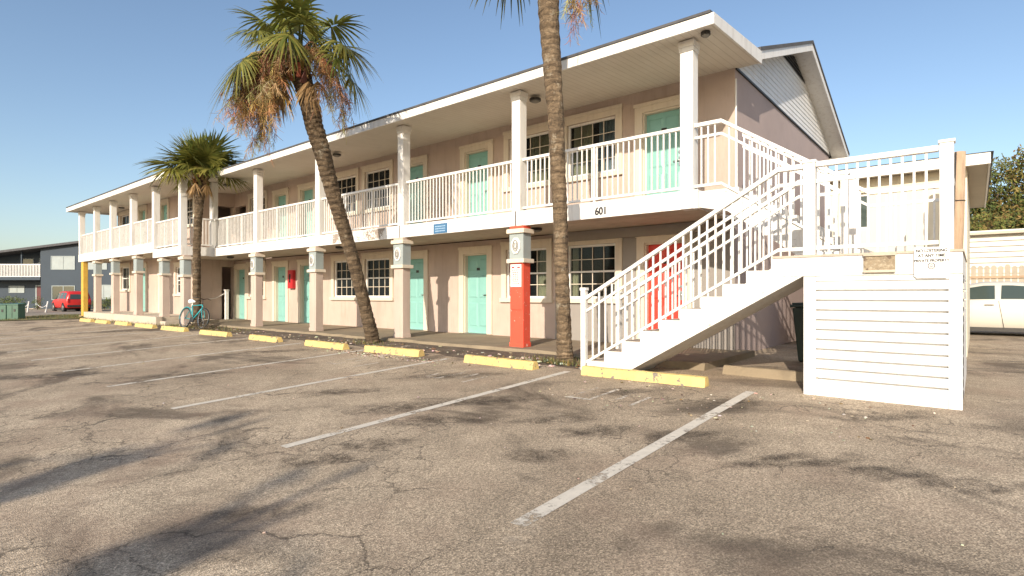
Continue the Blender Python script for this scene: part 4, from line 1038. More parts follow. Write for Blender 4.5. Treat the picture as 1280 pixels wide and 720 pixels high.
def trunk(pts, rads, r, rings=70, n=18, rough=.06, boots=0):
    """tapering trunk with leaf-scar rings; pts are joined by a smooth curve"""
    P = [Vector(p) for p in pts]
    def cat(t):
        k = min(int(t), len(P) - 2); u = t - k; p0 = P[max(k - 1, 0)]; p1 = P[k]; p2 = P[k + 1]; p3 = P[min(k + 2, len(P) - 1)]
        return .5 * ((2 * p1) + (p2 - p0) * u + (2 * p0 - 5 * p1 + 4 * p2 - p3) * u * u + (3 * p1 - p0 - 3 * p2 + p3) * u ** 3)
    vs = []; fs = []
    ph = [r.uniform(0, 6.28) for _ in range(6)]
    for i in range(rings + 1):
        t = (len(P) - 1) * i / rings; c = cat(t); tan = (cat(min(t + .05, len(P) - 1)) - cat(max(t - .05, 0))).normalized()
        k = min(int(t), len(P) - 2); rad = rads[k] + (rads[k + 1] - rads[k]) * (t - k)
        x = tan.cross(Vector((0, 1, 0))).normalized(); y = tan.cross(x)
        ring = 1 + (.045 if i % 2 else -.03) * (rough / .06)
        for j in range(n):
            a = 2 * math.pi * j / n
            rr = rad * ring * (1 + rough * (math.sin(3 * a + ph[0] + i * .31) * .5 + math.sin(5 * a + ph[1] - i * .7) * .35 + r.uniform(-.6, .6)))
            vs.append(c + (x * math.cos(a) + y * math.sin(a)) * rr)
    for i in range(rings):
        for j in range(n): fs.append((i * n + j, i * n + (j + 1) % n, (i + 1) * n + (j + 1) % n, (i + 1) * n + j))
    fs.append(tuple(rings * n + j for j in range(n)))
    mb = MB(); mb.smooth = False; mb.add(vs, fs)
    return mb, cat
def boots(c, rad, n, r, h0=-.55, h1=.12):
    """old leaf bases under the crown"""
    mb = MB()
    for i in range(n):
        az = i * 2.4 + r.uniform(-.2, .2); f = i / n; z = h0 + (h1 - h0) * f; out = Vector((math.cos(az), math.sin(az), 0)); sd = Vector((-out.y, out.x, 0))
        b = Vector(c) + Vector((0, 0, z)) + out * rad * .85; L_ = r.uniform(.16, .34); tip = b + out * L_ * .55 + Vector((0, 0, L_ * .85)); w_ = r.uniform(.04, .06); k = out * .028
        mb.cur = tuple(a * r.uniform(.6, 1.3) for a in BRN)
        mb.hexa([b - sd * w_ - k, b + sd * w_ - k, b + sd * w_ + k, b - sd * w_ + k, tip - sd * w_ * .5 - k * .5, tip + sd * w_ * .5 - k * .5, tip + sd * w_ * .5 + k * .5, tip - sd * w_ * .5 + k * .5])
    mb.cur = (1, 1, 1); return mb
def make_palm(label, pts, rads, seed, nfr, Rl, pet, barkm, top, dry=None, sprays=(), el1=-38, extra=(), arc=.10, dr=1.0):
    r = random.Random(seed); root = thing('palm_tree', label, 'palm tree', pts[0])
    mb, _ = trunk(pts, rads, r, rings=int(14 * len(pts))); mb.build('trunk', barkm, root)
    crown(top, nfr, Rl, r, pet=pet, el1=el1, extra=extra, arc=arc, dr=dr).build('crown', M['frond'], root, fix=False)
    boots(top, rads[-1], 34, r).build('leaf_bases', M['deadfrond'], root, fix=False)
    if dry: dry_fronds(top, dry[0], dry[1], r, dry[2], dry[3]).build('dead_fronds', M['deadfrond'], root, fix=False)
    if sprays:
        mb = MB()
        for az, reach, drop, n_ in sprays: spray(mb, Vector(top) + Vector((0, 0, -.05)), az, reach, drop, r, n_)
        mb.build('flower_stalk', M['deadfrond'], root, fix=False)
    return root
LFT = math.atan2(-rv.y, -rv.x); RGT = math.atan2(rv.y, rv.x); TOC = math.atan2(-fv.y, -fv.x)
make_palm('leaning palm with crooked trunk and brown hanging flower stalks', [(-10.57, 7.80, -.02), (-10.58, 7.62, .73), (-10.64, 7.22, 2.16), (-10.67, 6.9, 3.09), (-10.67, 6.61, 3.99), (-10.67, 6.35, 4.78), (-10.63, 6.12, 5.46), (-10.61, 6.01, 5.86)], [.17, .135, .14, .15, .17, .185, .19, .17], 31, 22, .70, .86, M['trunk'], (-10.6, 5.99, 5.95),
    dry=(5, .6, [LFT + .2, TOC + .8, RGT - .4, LFT - .6], .4), sprays=[(LFT + .1, 1.0, 1.6, 80), (LFT - .3, .9, 1.8, 80), (LFT + .45, .8, 1.5, 70), (LFT + .2, 1.15, 1.4, 70), (RGT + .1, .9, 1.4, 46), (RGT - .5, .8, 1.1, 26), (LFT + .9, .6, 1.5, 34), (TOC - .6, .6, 1.4, 26), (LFT - .05, 1.1, 1.1, 50)], el1=4, extra=[(LFT + .1, -12), (LFT - .35, -4), (LFT + .5, -16), (RGT + .15, -22), (RGT - .5, -10), (TOC + .2, 2)], arc=.08)
make_palm('tall upright palm beside the stairs with its crown out of view', [(-5.15, 7.58, -.02), (-5.19, 7.6, .4), (-5.27, 7.64, 1.6), (-5.33, 7.66, 2.8), (-5.42, 7.68, 4.1), (-5.58, 7.70, 6.0), (-5.68, 7.70, 7.3), (-5.78, 7.7, 8.55)], [.16, .122, .115, .12, .135, .175, .19, .19], 47, 34, 1.0, 1.0, M['trunk_gold'], (-5.78, 7.7, 8.6),
    dry=(3, .7, [LFT + .6, RGT + .9], .5), sprays=[(RGT - .25, .62, 3.0, 60), (RGT + .4, .95, 2.45, 26)])
make_palm('short palm with a full crown beside the bicycle', [(-20.6, 7.9, -.02), (-20.62, 7.9, .6), (-20.66, 7.9, 2.2), (-20.6, 7.92, 3.6), (-20.5, 7.95, 4.6), (-20.45, 7.95, 5.25)], [.16, .128, .122, .125, .15, .15], 53, 40, .92, .60, M['trunk'], (-20.4, 7.95, 5.3), dry=(6, .38, [LFT, RGT, TOC, TOC + 1], .22), el1=-14, arc=.0, dr=.5)

# palms standing behind the viewer: their long shadows streak the lot
make_palm('palm standing behind the viewer that shades the near left of the lot', [(-1.2, -12.2, -.85), (-1.2, -12.2, 2.0), (-1.3, -12.1, 5.6)], [.18, .15, .17], 91, 5, .30, .75, M['trunk'], (-1.3, -12.1, 5.7), el1=0)
make_palm('second palm standing behind the viewer that shades the near middle of the lot', [(.6, -11.9, -.85), (.6, -11.9, 2.0), (.7, -11.8, 5.4)], [.18, .15, .17], 93, 4, .26, .75, M['trunk'], (.7, -11.8, 5.5), el1=0)

# ---------------------------------------------------------------- bicycle leaning on the short palm
bk = thing('bicycle', 'teal bicycle with pale rims leaning by the short palm', 'bicycle', (-19.62, 7.38, .015), rz=0)
def torus(mb, c, rad, t, n=28, m=6):
    mb.tube([(c[0] + rad * math.cos(2 * math.pi * i / n), c[1], c[2] + rad * math.sin(2 * math.pi * i / n)) for i in range(n + 1)], t, m, False)
for nm, x in (('front_wheel', .53), ('rear_wheel', -.53)):
    mb = MB(); mb.tube([(x, -.03, .34), (x, .03, .34)], .028, 8); wl = mb.build('wheel', M['chrome'], bk, local=True)
    mb = MB(); torus(mb, (x, 0, .34), .322, .02); mb.build('tyre', M['black'], wl, local=True)
    mb = MB(); torus(mb, (x, 0, .34), .295, .011); mb.build('rim', M['chrome'], wl, local=True)
    mb = MB()
    for k in range(16): a = 2 * math.pi * k / 16; mb.tube([(x, .018 * (-1) ** k, .34), (x + .29 * math.cos(a), 0, .34 + .29 * math.sin(a))], .002, 3, False)
    mb.build('spokes', M['chrome'], wl, local=True)
bb, hd, seat_, ra, fa = (-.08, 0, .29), (.36, 0, .78), (-.22, 0, .75), (-.53, 0, .34), (.53, 0, .34)
mb = MB(); mb.smooth = True
for a, b, t in ((bb, (.39, 0, .68), .022), (bb, seat_, .018), (seat_, hd, .016), (bb, ra, .012), (seat_, ra, .010), ((.39, 0, .68), hd, .02)): mb.tube([a, b], t, 8)
mb.build('frame', M['teal'], bk, local=True)
mb = MB(); mb.smooth = True
for s in (-1, 1): mb.tube([(.4, s * .03, .66), (.48, s * .045, .48), (.53, s * .045, .34)], .012, 6)
mb.build('fork', M['teal'], bk, local=True)
mb = MB(); mb.smooth = True; mb.tube([(.36, 0, .78), (.34, 0, .95)], .013, 6); mb.tube([(.26, -.30, .98), (.34, -.16, 1.0), (.36, 0, .96), (.34, .16, 1.0), (.26, .30, .98)], .012, 6); mb.build('handlebar', M['dark'], bk, local=True)
mb = MB(); mb.smooth = True; mb.tube([(-.22, 0, .75), (-.25, 0, .86)], .013, 6); mb.tube([(-.38, 0, .88), (-.3, 0, .895), (-.18, 0, .885), (-.09, 0, .88)], [.085, .085, .04, .02], 8); mb.build('saddle', M['signwhite'], bk, local=True)
mb = MB(); mb.tube([(-.08, -.02, .29), (-.08, .02, .29)], .09, 16); mb.tube([(-.08, -.09, .29), (-.0, -.09, .15)], .01, 5); mb.tube([(-.08, .09, .29), (-.16, .09, .43)], .01, 5); mb.box(-.04, .06, -.17, -.09, .14, .16); mb.box(-.21, -.11, .09, .17, .42, .44); mb.build('pedals', M['dark'], bk, local=True)
mb = MB()
for s in (-1, 1):
    a = [(x_ * 1.0, s * .02, z_) for x_, z_ in ((.53 + .37 * math.cos(R(q)), .34 + .37 * math.sin(R(q))) for q in range(30, 171, 14))]
mb.tube([(-.53 + .36 * math.cos(R(q)), 0, .34 + .36 * math.sin(R(q))) for q in range(20, 191, 12)], .016, 5); mb.build('mudguard', M['teal'], bk, local=True)
bk.rotation_euler = (R(-9), 0, R(8))
# ---------------------------------------------------------------- vehicles
def make_car(root, st_, paint, glass_runs, screens, wheels, seams, handles, lights, wr=.33, bumper=None):
    """stations (x, zbottom, zbelt, ztop, wlow, wbelt, wtop); front is +x"""
    def ring(s):
        x, zb, zm, zt, wl, wb, wt = s
        h = [(0, zb), (wl * .82, zb), (wl * .97, zb + .07), (wl, zb + (zm - zb) * .45), (wl * .995, zb + (zm - zb) * .78), (wb, zm), (wt * 1.0, zt - .07), (wt * .86, zt - .012), (wt * .45, zt + .012), (0, zt + .018)]
        return [(x, y, z) for y, z in h] + [(x, -y, z) for y, z in h[-2:0:-1]]
    mb = MB(); mb.smooth = True; rs = [ring(s) for s in st_]; m = len(rs[0]); vs = [p for r_ in rs for p in r_]
    fs = [(i * m + k, i * m + (k + 1) % m, (i + 1) * m + (k + 1) % m, (i + 1) * m + k) for i in range(len(rs) - 1) for k in range(m)]
    fs += [tuple(range(m)), tuple((len(rs) - 1) * m + k for k in range(m - 1, -1, -1))]
    mb.add(vs, fs); body = mb.build('body', paint, root, local=True)
    def interp(x):
        for a, b in zip(st_, st_[1:]):
            if a[0] <= x <= b[0]:
                f = (x - a[0]) / max(1e-6, b[0] - a[0]); return [p + (q - p) * f for p, q in zip(a, b)]
        return st_[-1]
    def side(x, f, s, off):
        v = interp(x); y = v[5] + (v[6] - v[5]) * f; z = v[2] + (v[3] - .07 - v[2]) * f
        return (x, s * (y + off), z + off * .3)
    for s in (1, -1):
        for x0, x1, l0, l1 in glass_runs:   # l0,l1: slant of the front/rear edge at the top
            mb = MB(); mb.smooth = True; n = 8; prev = None
            for i in range(n + 1):
                f = i / n; xb = x0 + (x1 - x0) * f; xt = (x0 + l0) + (x1 + l1 - x0 - l0) * f
                cur = (side(xb, .06, s, .008), side((xb + xt) / 2, .5, s, .010), side(xt, .93, s, .008))
                if prev:
                    mb.quad(prev[0], cur[0], cur[1], prev[1]); mb.quad(prev[1], cur[1], cur[2], prev[2])
                prev = cur
            mb.build('window', M['carglass_dark'], root, local=True, fix=False)
    for xa, xb in screens:
        a = interp(xa); b = interp(xb); mb = MB(); o = .012
        def pt(v, k): return (v[0], k * v[6] * .84, v[3] + o + (.016 if abs(k) < .6 else 0.0))
        A = interp(xa + (xb - xa) * .08); B = interp(xa + (xb - xa) * .92)
        ks = (-1, -.5, 0, .5, 1)
        for k0, k1 in zip(ks, ks[1:]): mb.quad(pt(A, k0), pt(A, k1), pt(B, k1), pt(B, k0))
        mb.build('windscreen' if xa > 0 else 'rear_window', M['carglass_dark'], root, local=True, fix=False)
    for x in wheels:
        for s in (1, -1):
            v = interp(x); y = v[4]
            mb = MB(); mb.tube([(x, s * (y - .02), wr), (x, s * (y + .012), wr)], wr + .055, 28); mb.build('wheel_arch', M['black'], root, local=True)
            mb = MB(); mb.tube([(x, s * (y - .2), wr), (x, s * (y + .0), wr), (x, s * (y + .03), wr)], [wr, wr, wr - .03], 28); wl = mb.build('wheel', M['black'], root, local=True)
            mb = MB(); mb.tube([(x, s * (y + .02), wr), (x, s * (y + .038), wr)], [wr * .66, wr * .6], 20); mb.build('rim', M['chrome'], wl, local=True)
    mb = MB()
    for x, sl in seams:
        for s in (1, -1):
            pr = None
            for z in (.22, .4, .6, .8, .95):
                v = interp(x); f = (z - v[1]) / (v[2] - v[1]); xx = x + sl * (1 - f)
                y = s * (v[4] + (0 if f < .78 else (v[5] - v[4]) * (f - .78) / .22) + .004)
                if pr: mb.quad((pr[0] - .006, pr[1], pr[2]), (pr[0] + .006, pr[1], pr[2]), (xx + .006, y, z), (xx - .006, y, z))
                pr = (xx, y, z)
    if seams: mb.build('door_seam', M['dark'], root, local=True, fix=False)
    for x, z in handles:
        for s in (1, -1):
            v = interp(x); mb = MB(); y = s * (v[4] + .012); mb.tube([(x - .1, y - s * .02, z), (x - .07, y + s * .012, z + .005), (x + .07, y + s * .012, z + .005), (x + .1, y - s * .02, z)], .014, 6); mb.build('handle', M['chrome'], root, local=True)
    for (x, y, z, w_, h_, mt, nm) in lights:
        mb = MB(); mb.box(x - .04, x + .04, y - w_ / 2, y + w_ / 2, z - h_ / 2, z + h_ / 2); mb.build(nm, mt, root, local=True, bevel=.015)
    v = interp(0)
    mb = MB(); mb.box(wheels[0] + .45, wheels[1] - .45, -v[4] * .96, v[4] * .96, .13, .24); mb.build('sill', M['dark'], root, local=True)
    return body
M['carglass_dark'] = mat_glass('tinted_car_glass', (0.05, 0.07, 0.065), 0.15)
M['lampred'] = weathered('red_tail_lens', (0.45, 0.02, 0.02), None, 0, 0.25, 3)
M['lampclear'] = weathered('clear_lamp_lens', (0.75, 0.75, 0.72), None, 0, 0.2, 3)
car = thing('parked_car', 'silver white sedan parked before the picket fence', 'car', (.42, 20.85, 0.0), rz=math.pi)
sed = [(-2.36, .40, .62, .70, .60, .62, .55), (-2.30, .30, .80, .92, .78, .74, .66), (-2.05, .24, .90, 1.02, .86, .80, .70), (-1.75, .20, .94, 1.06, .89, .83, .72), (-1.30, .18, .97, 1.26, .90, .84, .66), (-.85, .17, .98, 1.42, .90, .85, .62), (-.30, .17, .98, 1.475, .90, .855, .61), (.25, .17, .97, 1.47, .90, .85, .61), (.70, .17, .96, 1.38, .90, .845, .62), (1.10, .18, .94, 1.18, .90, .84, .66), (1.45, .20, .90, .99, .89, .82, .72), (1.9, .24, .82, .90, .87, .78, .70), (2.2, .28, .72, .79, .80, .70, .62), (2.34, .38, .58, .64, .62, .60, .52)]
make_car(car, sed, M['carwhite'], [(-1.25, -.10, .22, -.02), (.02, 1.0, .0, -.36)], [(-1.75, -.90), (.72, 1.42)], (-1.42, 1.42), [(-.05, -.12), (1.02, .1), (-1.02, .25)], [(.14, .84), (-.86, .85)], [(-2.27, .58, .76, .3, .14, M['lampred'], 'tail_lamp'), (-2.27, -.58, .76, .3, .14, M['lampred'], 'tail_lamp'), (2.2, .55, .66, .3, .12, M['lampclear'], 'headlight'), (2.2, -.55, .66, .3, .12, M['lampclear'], 'headlight')])
hd_ = 182
rear = W((99 - 640) / FPX * 46, 46); h_ = Vector((math.cos(R(hd_)), math.sin(R(hd_)), 0)); cpos = rear + h_ * 2.15
suv = thing('parked_suv', 'red sport utility car parked before the slate blue building', 'car', (cpos.x, cpos.y, -.32), rz=R(hd_))
sv = [(-2.18, .42, .80, 1.05, .74, .74, .62), (-2.12, .34, .98, 1.46, .84, .82, .68), (-1.9, .30, 1.02, 1.64, .88, .86, .70), (-1.2, .28, 1.03, 1.69, .89, .87, .70), (-.3, .28, 1.03, 1.70, .89, .87, .70), (.35, .28, 1.02, 1.66, .89, .87, .70), (.75, .28, 1.01, 1.42, .89, .86, .71), (1.1, .28, 1.0, 1.10, .89, .85, .76), (1.7, .30, .94, 1.02, .87, .82, .74), (2.05, .36, .84, .92, .82, .76, .68), (2.18, .44, .70, .78, .66, .62, .56)]
make_car(suv, sv, M['carred'], [(-1.95, -1.22, .1, 0), (-1.12, -.28, 0, 0), (-.18, .85, 0, -.3)], [(.45, 1.05)], (-1.35, 1.35), [(-.23, 0), (.75, .05), (-1.15, .1)], [(-.1, .92), (-1.0, .93)], [(-2.16, .72, .92, .14, .32, M['lampred'], 'tail_lamp'), (-2.16, -.72, .92, .14, .32, M['lampred'], 'tail_lamp'), (2.08, .6, .76, .26, .14, M['lampclear'], 'headlight'), (2.08, -.6, .76, .26, .14, M['lampclear'], 'headlight')], wr=.35)
mb = MB(); mb.quad((-2.20, -.64, 1.04), (-2.20, .64, 1.04), (-2.135, .60, 1.44), (-2.135, -.60, 1.44)); mb.build('rear_window', M['carglass_dark'], suv, local=True, fix=False)
mb = MB(); mb.box(-2.26, -2.10, -.80, .80, .40, .56); mb.build('bumper', M['dark'], suv, local=True, bevel=.02)

# ---------------------------------------------------------------- slate blue building at the far left
DB = 55.0; K = DB / FPX
def U(px): return (px - 640) * K
def Zy(y): return HC + (367.5 - y) * K
def cb(mb, u0, u1, d0, d1, z0, z1):
    if u0 > u1: u0, u1 = u1, u0
    mb.hexa([W(u0, d0, z0), W(u1, d0, z0), W(u1, d1, z0), W(u0, d1, z0), W(u0, d0, z1), W(u1, d0, z1), W(u1, d1, z1), W(u0, d1, z1)])
bp = W(U(60), DB, 0); bb_ = thing('apartment_building', 'slate blue two storey building with white balcony and maroon door', 'building', bp)
uA, uL, uR = U(128), U(-60), U(300)
def top(u): return Zy(317) + (u - U(0)) / (U(97) - U(0)) * (Zy(305) - Zy(317)) if u <= uA else top(uA) - (u - uA) * .12
mb = MB()
uB = U(51)
mb.prism([W(uB, DB, -.5), W(uR, DB, -.5), W(uR, DB, top(uR)), W(uA, DB, top(uA)), W(uB, DB, top(uB))], (0, 0, 0), fv * 10)
mb.prism([W(uL, DB + 1.7, -.5), W(uB - .01, DB + 1.7, -.5), W(uB - .01, DB + 1.7, top(uB)), W(uL, DB + 1.7, top(uL))], (0, 0, 0), fv * 8)
mb.build('wall', M['darkblue'], bb_)
mb = MB()
mb.prism([W(uL, DB - .5, top(uL)), W(uA, DB - .5, top(uA)), W(uA, DB - .5, top(uA) + .22), W(uL, DB - .5, top(uL) + .22)], (0, 0, 0), fv * 11)
mb.prism([W(uA, DB - .5, top(uA)), W(uR, DB - .5, top(uR)), W(uR, DB - .5, top(uR) + .22), W(uA, DB - .5, top(uA) + .22)], (0, 0, 0), fv * 11)
mb.build('roof', M['shingle'], bb_)
mb = MB(); cb(mb, uL, U(50), DB + .0, DB + 1.69, Zy(350), Zy(346.5)); mb.build('balcony_slab', M['darkblue'], bb_)
rl = MB(); cb(rl, uL, U(50), DB + .03, DB + .12, Zy(331.2), Zy(330)); rl = rl.build('railing', M['rail'], bb_)
mb = MB(); cb(mb, uL, U(50), DB + .05, DB + .10, Zy(346), Zy(345.2)); mb.build('bottom_rail', M['rail'], rl)
mb = MB(); u = uL
while u < U(50): cb(mb, u, u + .06, DB + .05, DB + .10, Zy(345.2), Zy(331.2)); u += .15
tag(mb.build('balusters', M['rail'], rl), kind='stuff')
for px_ in (25, 49.5, -12):
    mb = MB(); cb(mb, U(px_) - .06, U(px_) + .06, DB + .15, DB + .27, Zy(346), top(U(px_))); mb.build('post', M['darkblue'], bb_)
mb = MB(); cb(mb, U(28.5), U(42.5), DB - .06, DB + 1.68, -.5, -.28); mb.build('door_step', M['concrete_pale'], bb_)
def bwin(x0, x1, y0, y1, d=DB, cur='bluecurtain'):
    f = MB(); t = .06
    cb(f, U(x0), U(x1), d - .05, d - .005, Zy(y1), Zy(y1) + t); cb(f, U(x0), U(x1), d - .05, d - .005, Zy(y0) - t, Zy(y0)); cb(f, U(x0), U(x0) + t, d - .05, d - .005, Zy(y1) + t, Zy(y0) - t); cb(f, U(x1) - t, U(x1), d - .05, d - .005, Zy(y1) + t, Zy(y0) - t)
    n = max(1, round((x1 - x0) / 13))
    for i in range(1, n): u_ = U(x0 + (x1 - x0) * i / n); cb(f, u_ - .03, u_ + .03, d - .05, d - .005, Zy(y1) + t, Zy(y0) - t)
    w_ = f.build('window', M['capital'], bb_)
    p = MB(); cb(p, U(x0) + t, U(x1) - t, d - .02, d - .004, Zy(y1) + t, Zy(y0) - t); p.build('pane', M['capital' if cur == 'bluecurtain' else cur], w_)
bwin(64, 94, 320, 337); bwin(106, 134, 321, 337); bwin(65, 94, 357, 375, cur='carglass_dark'); bwin(118, 141, 356, 374, cur='bluecurtain')
bwin(-8, 12, 357, 366, DB + 1.7); bwin(8, 24, 322, 345, DB + 1.7, 'carglass_dark'); bwin(31, 46, 322, 346, DB + 1.7, 'carglass_dark')
mb = MB(); cb(mb, U(28.5), U(42.5), DB + 1.62, DB + 1.69, -.28, Zy(357.5)); dr = mb.build('door', M['maroon'], bb_)
mb = MB(); cb(mb, U(27), U(28.4), DB + 1.6, DB + 1.695, -.28, Zy(356)); cb(mb, U(42.6), U(44), DB + 1.6, DB + 1.695, -.28, Zy(356)); cb(mb, U(28.4), U(42.6), DB + 1.6, DB + 1.695, Zy(357.4), Zy(356)); mb.build('door_frame', M['capital'], dr)
# utility cabinets
for i, (x0, x1, lb) in enumerate(((-14, 7.2, 'green utility cabinet cut by the left edge of the view'), (8.2, 22.5, 'green utility cabinet left of the driveway with a sloped lid'))):
    d = 26.3; k = d / FPX; u0 = (x0 - 640) * k; u1 = (x1 - 640) * k; p = W((u0 + u1) / 2, d, 0); z0 = G(p.y)
    t = thing('utility_cabinet', lb, 'cabinet', (p.x, p.y, z0), group='green utility cabinets on the lawn')
    mb = MB(); cb(mb, u0, u1, d, d + .4, z0 - .05, z0 + .70); mb.build('cabinet_body', M['green_box'], t, bevel=.02)
    mb = MB(); mb.prism([W(u0 - .02, d - .03, z0 + .705), W(u0 - .02, d + .43, z0 + .705), W(u0 - .02, d + .43, z0 + .80), W(u0 - .02, d - .03, z0 + .75)], (0, 0, 0), rv * (u1 - u0 + .04)); mb.build('lid', M['green_box'], t, bevel=.01)
    mb = MB(); cb(mb, u0 + (u1 - u0) * .47, u0 + (u1 - u0) * .49, d - .012, d - .001, z0 + .1, z0 + .66); cb(mb, u1 - .2, u1 - .12, d - .015, d - .001, z0 + .4, z0 + .52); mb.build('door_latch', M['dark'], t)
# leaning white posts with a chain
for i, (px_, lean, lb) in enumerate(((35, .06, 'white leaning post before the maroon door'), (57.5, .10, 'white leaning post left of the red parked car'))):
    d = 44; k = d / FPX; u0 = (px_ - 640) * k; p = W(u0, d, 0); dz_ = Vector((0, 0, -.3))
    t = thing('chain_post', lb, 'post', (p.x, p.y, -.32), group='white posts with chain')
    mb = MB(); a = W(u0 - .05, d, -.05) + dz_; b = W(u0 - .05 + lean * 2, d, .82) + dz_; mb.tube([a, b], [.055, .05], 8); mb.tube([b, b + Vector((0, 0, .05))], [.07, .03], 8); mb.build('post', M['rail'], t)
    mb = MB(); q = [b + rv * (-.9 * f) + Vector((0, 0, -.1 - 1.3 * f * (1 - f))) for f in [i_ / 8 for i_ in range(9)]]; mb.tube(q, .022, 5); mb.build('chain', M['rail'], t)

# ---------------------------------------------------------------- house, long shed, fence at the right
nb = thing('neighbouring_house', 'low white rendered house with wide flat eaves behind the landing', 'house', (-1.1, 13.0, 0))
mb = MB(); wall_y(mb, 13.05, -2.3, -.12, 0, 3.42, [(-2.02, -1.62, 2.42, 3.16)], .14); wall_x(mb, -.12, 13.05, 19.0, 0, 3.42)
mb.quad((-2.3, 13.05, 0), (-2.3, 19, 0), (-2.3, 19, 3.42), (-2.3, 13.05, 3.42)); mb.quad((-2.3, 19, 0), (-.12, 19, 0), (-.12, 19, 3.42), (-2.3, 19, 3.42))
mb.build('wall', M['nbwall'], nb, fix=False)
mb = MB(); mb.box(-2.45, .17, 12.74, 19.3, 3.425, 3.45); mb.build('soffit', M['nbsoffit'], nb)
mb = MB(); mb.box(-2.46, .20, 12.71, 12.738, 3.40, 3.60); mb.box(.172, .20, 12.74, 19.3, 3.40, 3.60); mb.build('fascia', M['white'], nb)
mb = MB(); mb.prism([(-2.5, 12.68, 3.602), (-2.5, 19.35, 3.602), (-2.5, 16, 3.75)], (0, 0, 0), (2.74, 0, 0)); mb.build('roof', M['shingle'], nb)
mb = MB(); mb.box(-2.02, -1.62, 13.12, 13.16, 2.42, 2.48); mb.box(-2.02, -1.62, 13.12, 13.16, 3.10, 3.16); mb.box(-2.02, -1.97, 13.12, 13.16, 2.48, 3.10); mb.box(-1.67, -1.62, 13.12, 13.16, 2.48, 3.10); mb.box(-1.835, -1.805, 13.12, 13.16, 2.48, 3.10)
w_ = mb.build('window', M['white'], nb); mb = MB(); mb.box(-1.97, -1.67, 13.14, 13.15, 2.48, 3.10); mb.build('pane', M['carglass_dark'], w_)
sh = thing('boarded_shed', 'long white clapboard shed behind the picket fence', 'shed', (5, 30, 0))
mb = MB(); z = 0.0
while z < 3.55:
    mb.quad((-2, 29.93, z), (16, 29.93, z), (16, 30.0, z + .22), (-2, 30.0, z + .22)); mb.quad((-2, 30.0, z), (16, 30.0, z), (16, 29.93, z), (-2, 29.93, z)); z += .22
mb.quad((-2, 30, 0), (-2, 36, 0), (-2, 36, 3.6), (-2, 30, 3.6)); mb.build('wall', M['shedwall'], sh, fix=False)
mb = MB(); mb.prism([(-2.3, 29.7, 3.56), (-2.3, 36.3, 3.56), (-2.3, 36.3, 3.62), (-2.3, 33, 3.9), (-2.3, 29.7, 3.66)], (0, 0, 0), (18.6, 0, 0)); mb.build('roof', M['nbsoffit'], sh)
fn = thing('picket_fence', 'pale weathered picket fence behind the silver sedan', 'fence', (3, 24.5, 0))
mb = MB(); rf = random.Random(8); x = -1.5
while x < 9:
    h = 2.10 + rf.uniform(-.05, .03); w2 = .135; mb.prism([(x, 24.5, .03), (x + w2, 24.5, .03), (x + w2, 24.5, h - .05), (x + w2 - .04, 24.5, h), (x + .04, 24.5, h), (x, 24.5, h - .05)], (0, 0, 0), (0, .02, 0)); x += .172
mb.build('pickets', M['fence'], fn)
mb = MB(); mb.box(-1.5, 9, 24.46, 24.498, 1.66, 1.74); mb.box(-1.5, 9, 24.46, 24.498, .4, .5); mb.build('rail', M['woodpole'], fn)

# ---------------------------------------------------------------- trees and shrubs
def foliage(mb, blobs, n, leaf, r, cols):
    for (c, rad, sq) in blobs:
        c = Vector(c)
        for i in range(int(n * rad * rad)):
            d = Vector((r.gauss(0, 1), r.gauss(0, 1), r.gauss(0, 1))).normalized(); rr = rad * (r.uniform(.45, 1.0) ** .6) * (1 + .22 * math.sin(d.x * 5 + c.x) * math.cos(d.y * 6 + c.y + d.z * 4))
            cc = c + Vector((d.x, d.y, d.z * sq)) * rr; k = cols[int(r.random() ** 1.2 * len(cols))]; f = r.uniform(.7, 1.25); mb.cur = tuple(a * f for a in k)
            for j in range(9):
                p = cc + Vector((r.gauss(0, 1), r.gauss(0, 1), r.gauss(0, 1))) * leaf * 1.5
                a = Vector((r.gauss(0, 1), r.gauss(0, 1), r.gauss(0, 1))).normalized(); b = a.orthogonal().normalized()
                mb.quad(p - a * leaf, p - b * leaf * .45, p + a * leaf, p + b * leaf * .45)
    mb.cur = (1, 1, 1)
def tree(label, px_, d, ztop, rad, seed, cols, cat='tree', name='tree', n=42, leaf=.11, sq=1.0):
    r = random.Random(seed); p = W((px_ - 640) * d / FPX, d, 0); root = thing(name, label, cat, (p.x, p.y, 0))
    zc = ztop - rad * 1.0; mb = MB(); mb.smooth = True
    mb.tube([p + Vector((0, 0, -.1)), p + Vector((.05, 0, zc * .5)), p + Vector((0, .1, zc))], [rad * .09 + .04, rad * .07 + .03, rad * .04], 10)
    blobs = []
    for i in range(9):
        a = i * 2.4; q = Vector((math.cos(a), math.sin(a), 0)) * rad * r.uniform(.25, .62) + Vector((0, 0, r.uniform(-.75, .62) * rad * sq))
        mb.tube([p + Vector((0, 0, zc * .6)), p + Vector((0, 0, zc)) + q * .5, p + Vector((0, 0, zc)) + q], [rad * .04, rad * .025, .01], 6)
        blobs.append((p + Vector((0, 0, zc)) + q, rad * r.uniform(.36, .55), r.uniform(.7, 1.0)))
    mb.build('trunk', M['bark'], root)
    mb = MB(); foliage(mb, blobs, n, leaf, r, cols); mb.build('crown', M['foliage'], root, fix=False)
    return root
OLV = [(0.17, 0.19, 0.045), (0.25, 0.22, 0.06), (0.10, 0.125, 0.035), (0.28, 0.21, 0.07)]
GRN = [(0.10, 0.14, 0.035), (0.15, 0.18, 0.05), (0.07, 0.095, 0.03)]
RST = [(0.20, 0.13, 0.045), (0.17, 0.13, 0.04), (0.26, 0.165, 0.06), (0.10, 0.10, 0.03)]
tree('broad olive green tree above the white shed', 1222, 36, 9.3, 3.9, 61, OLV + GRN, leaf=.13)
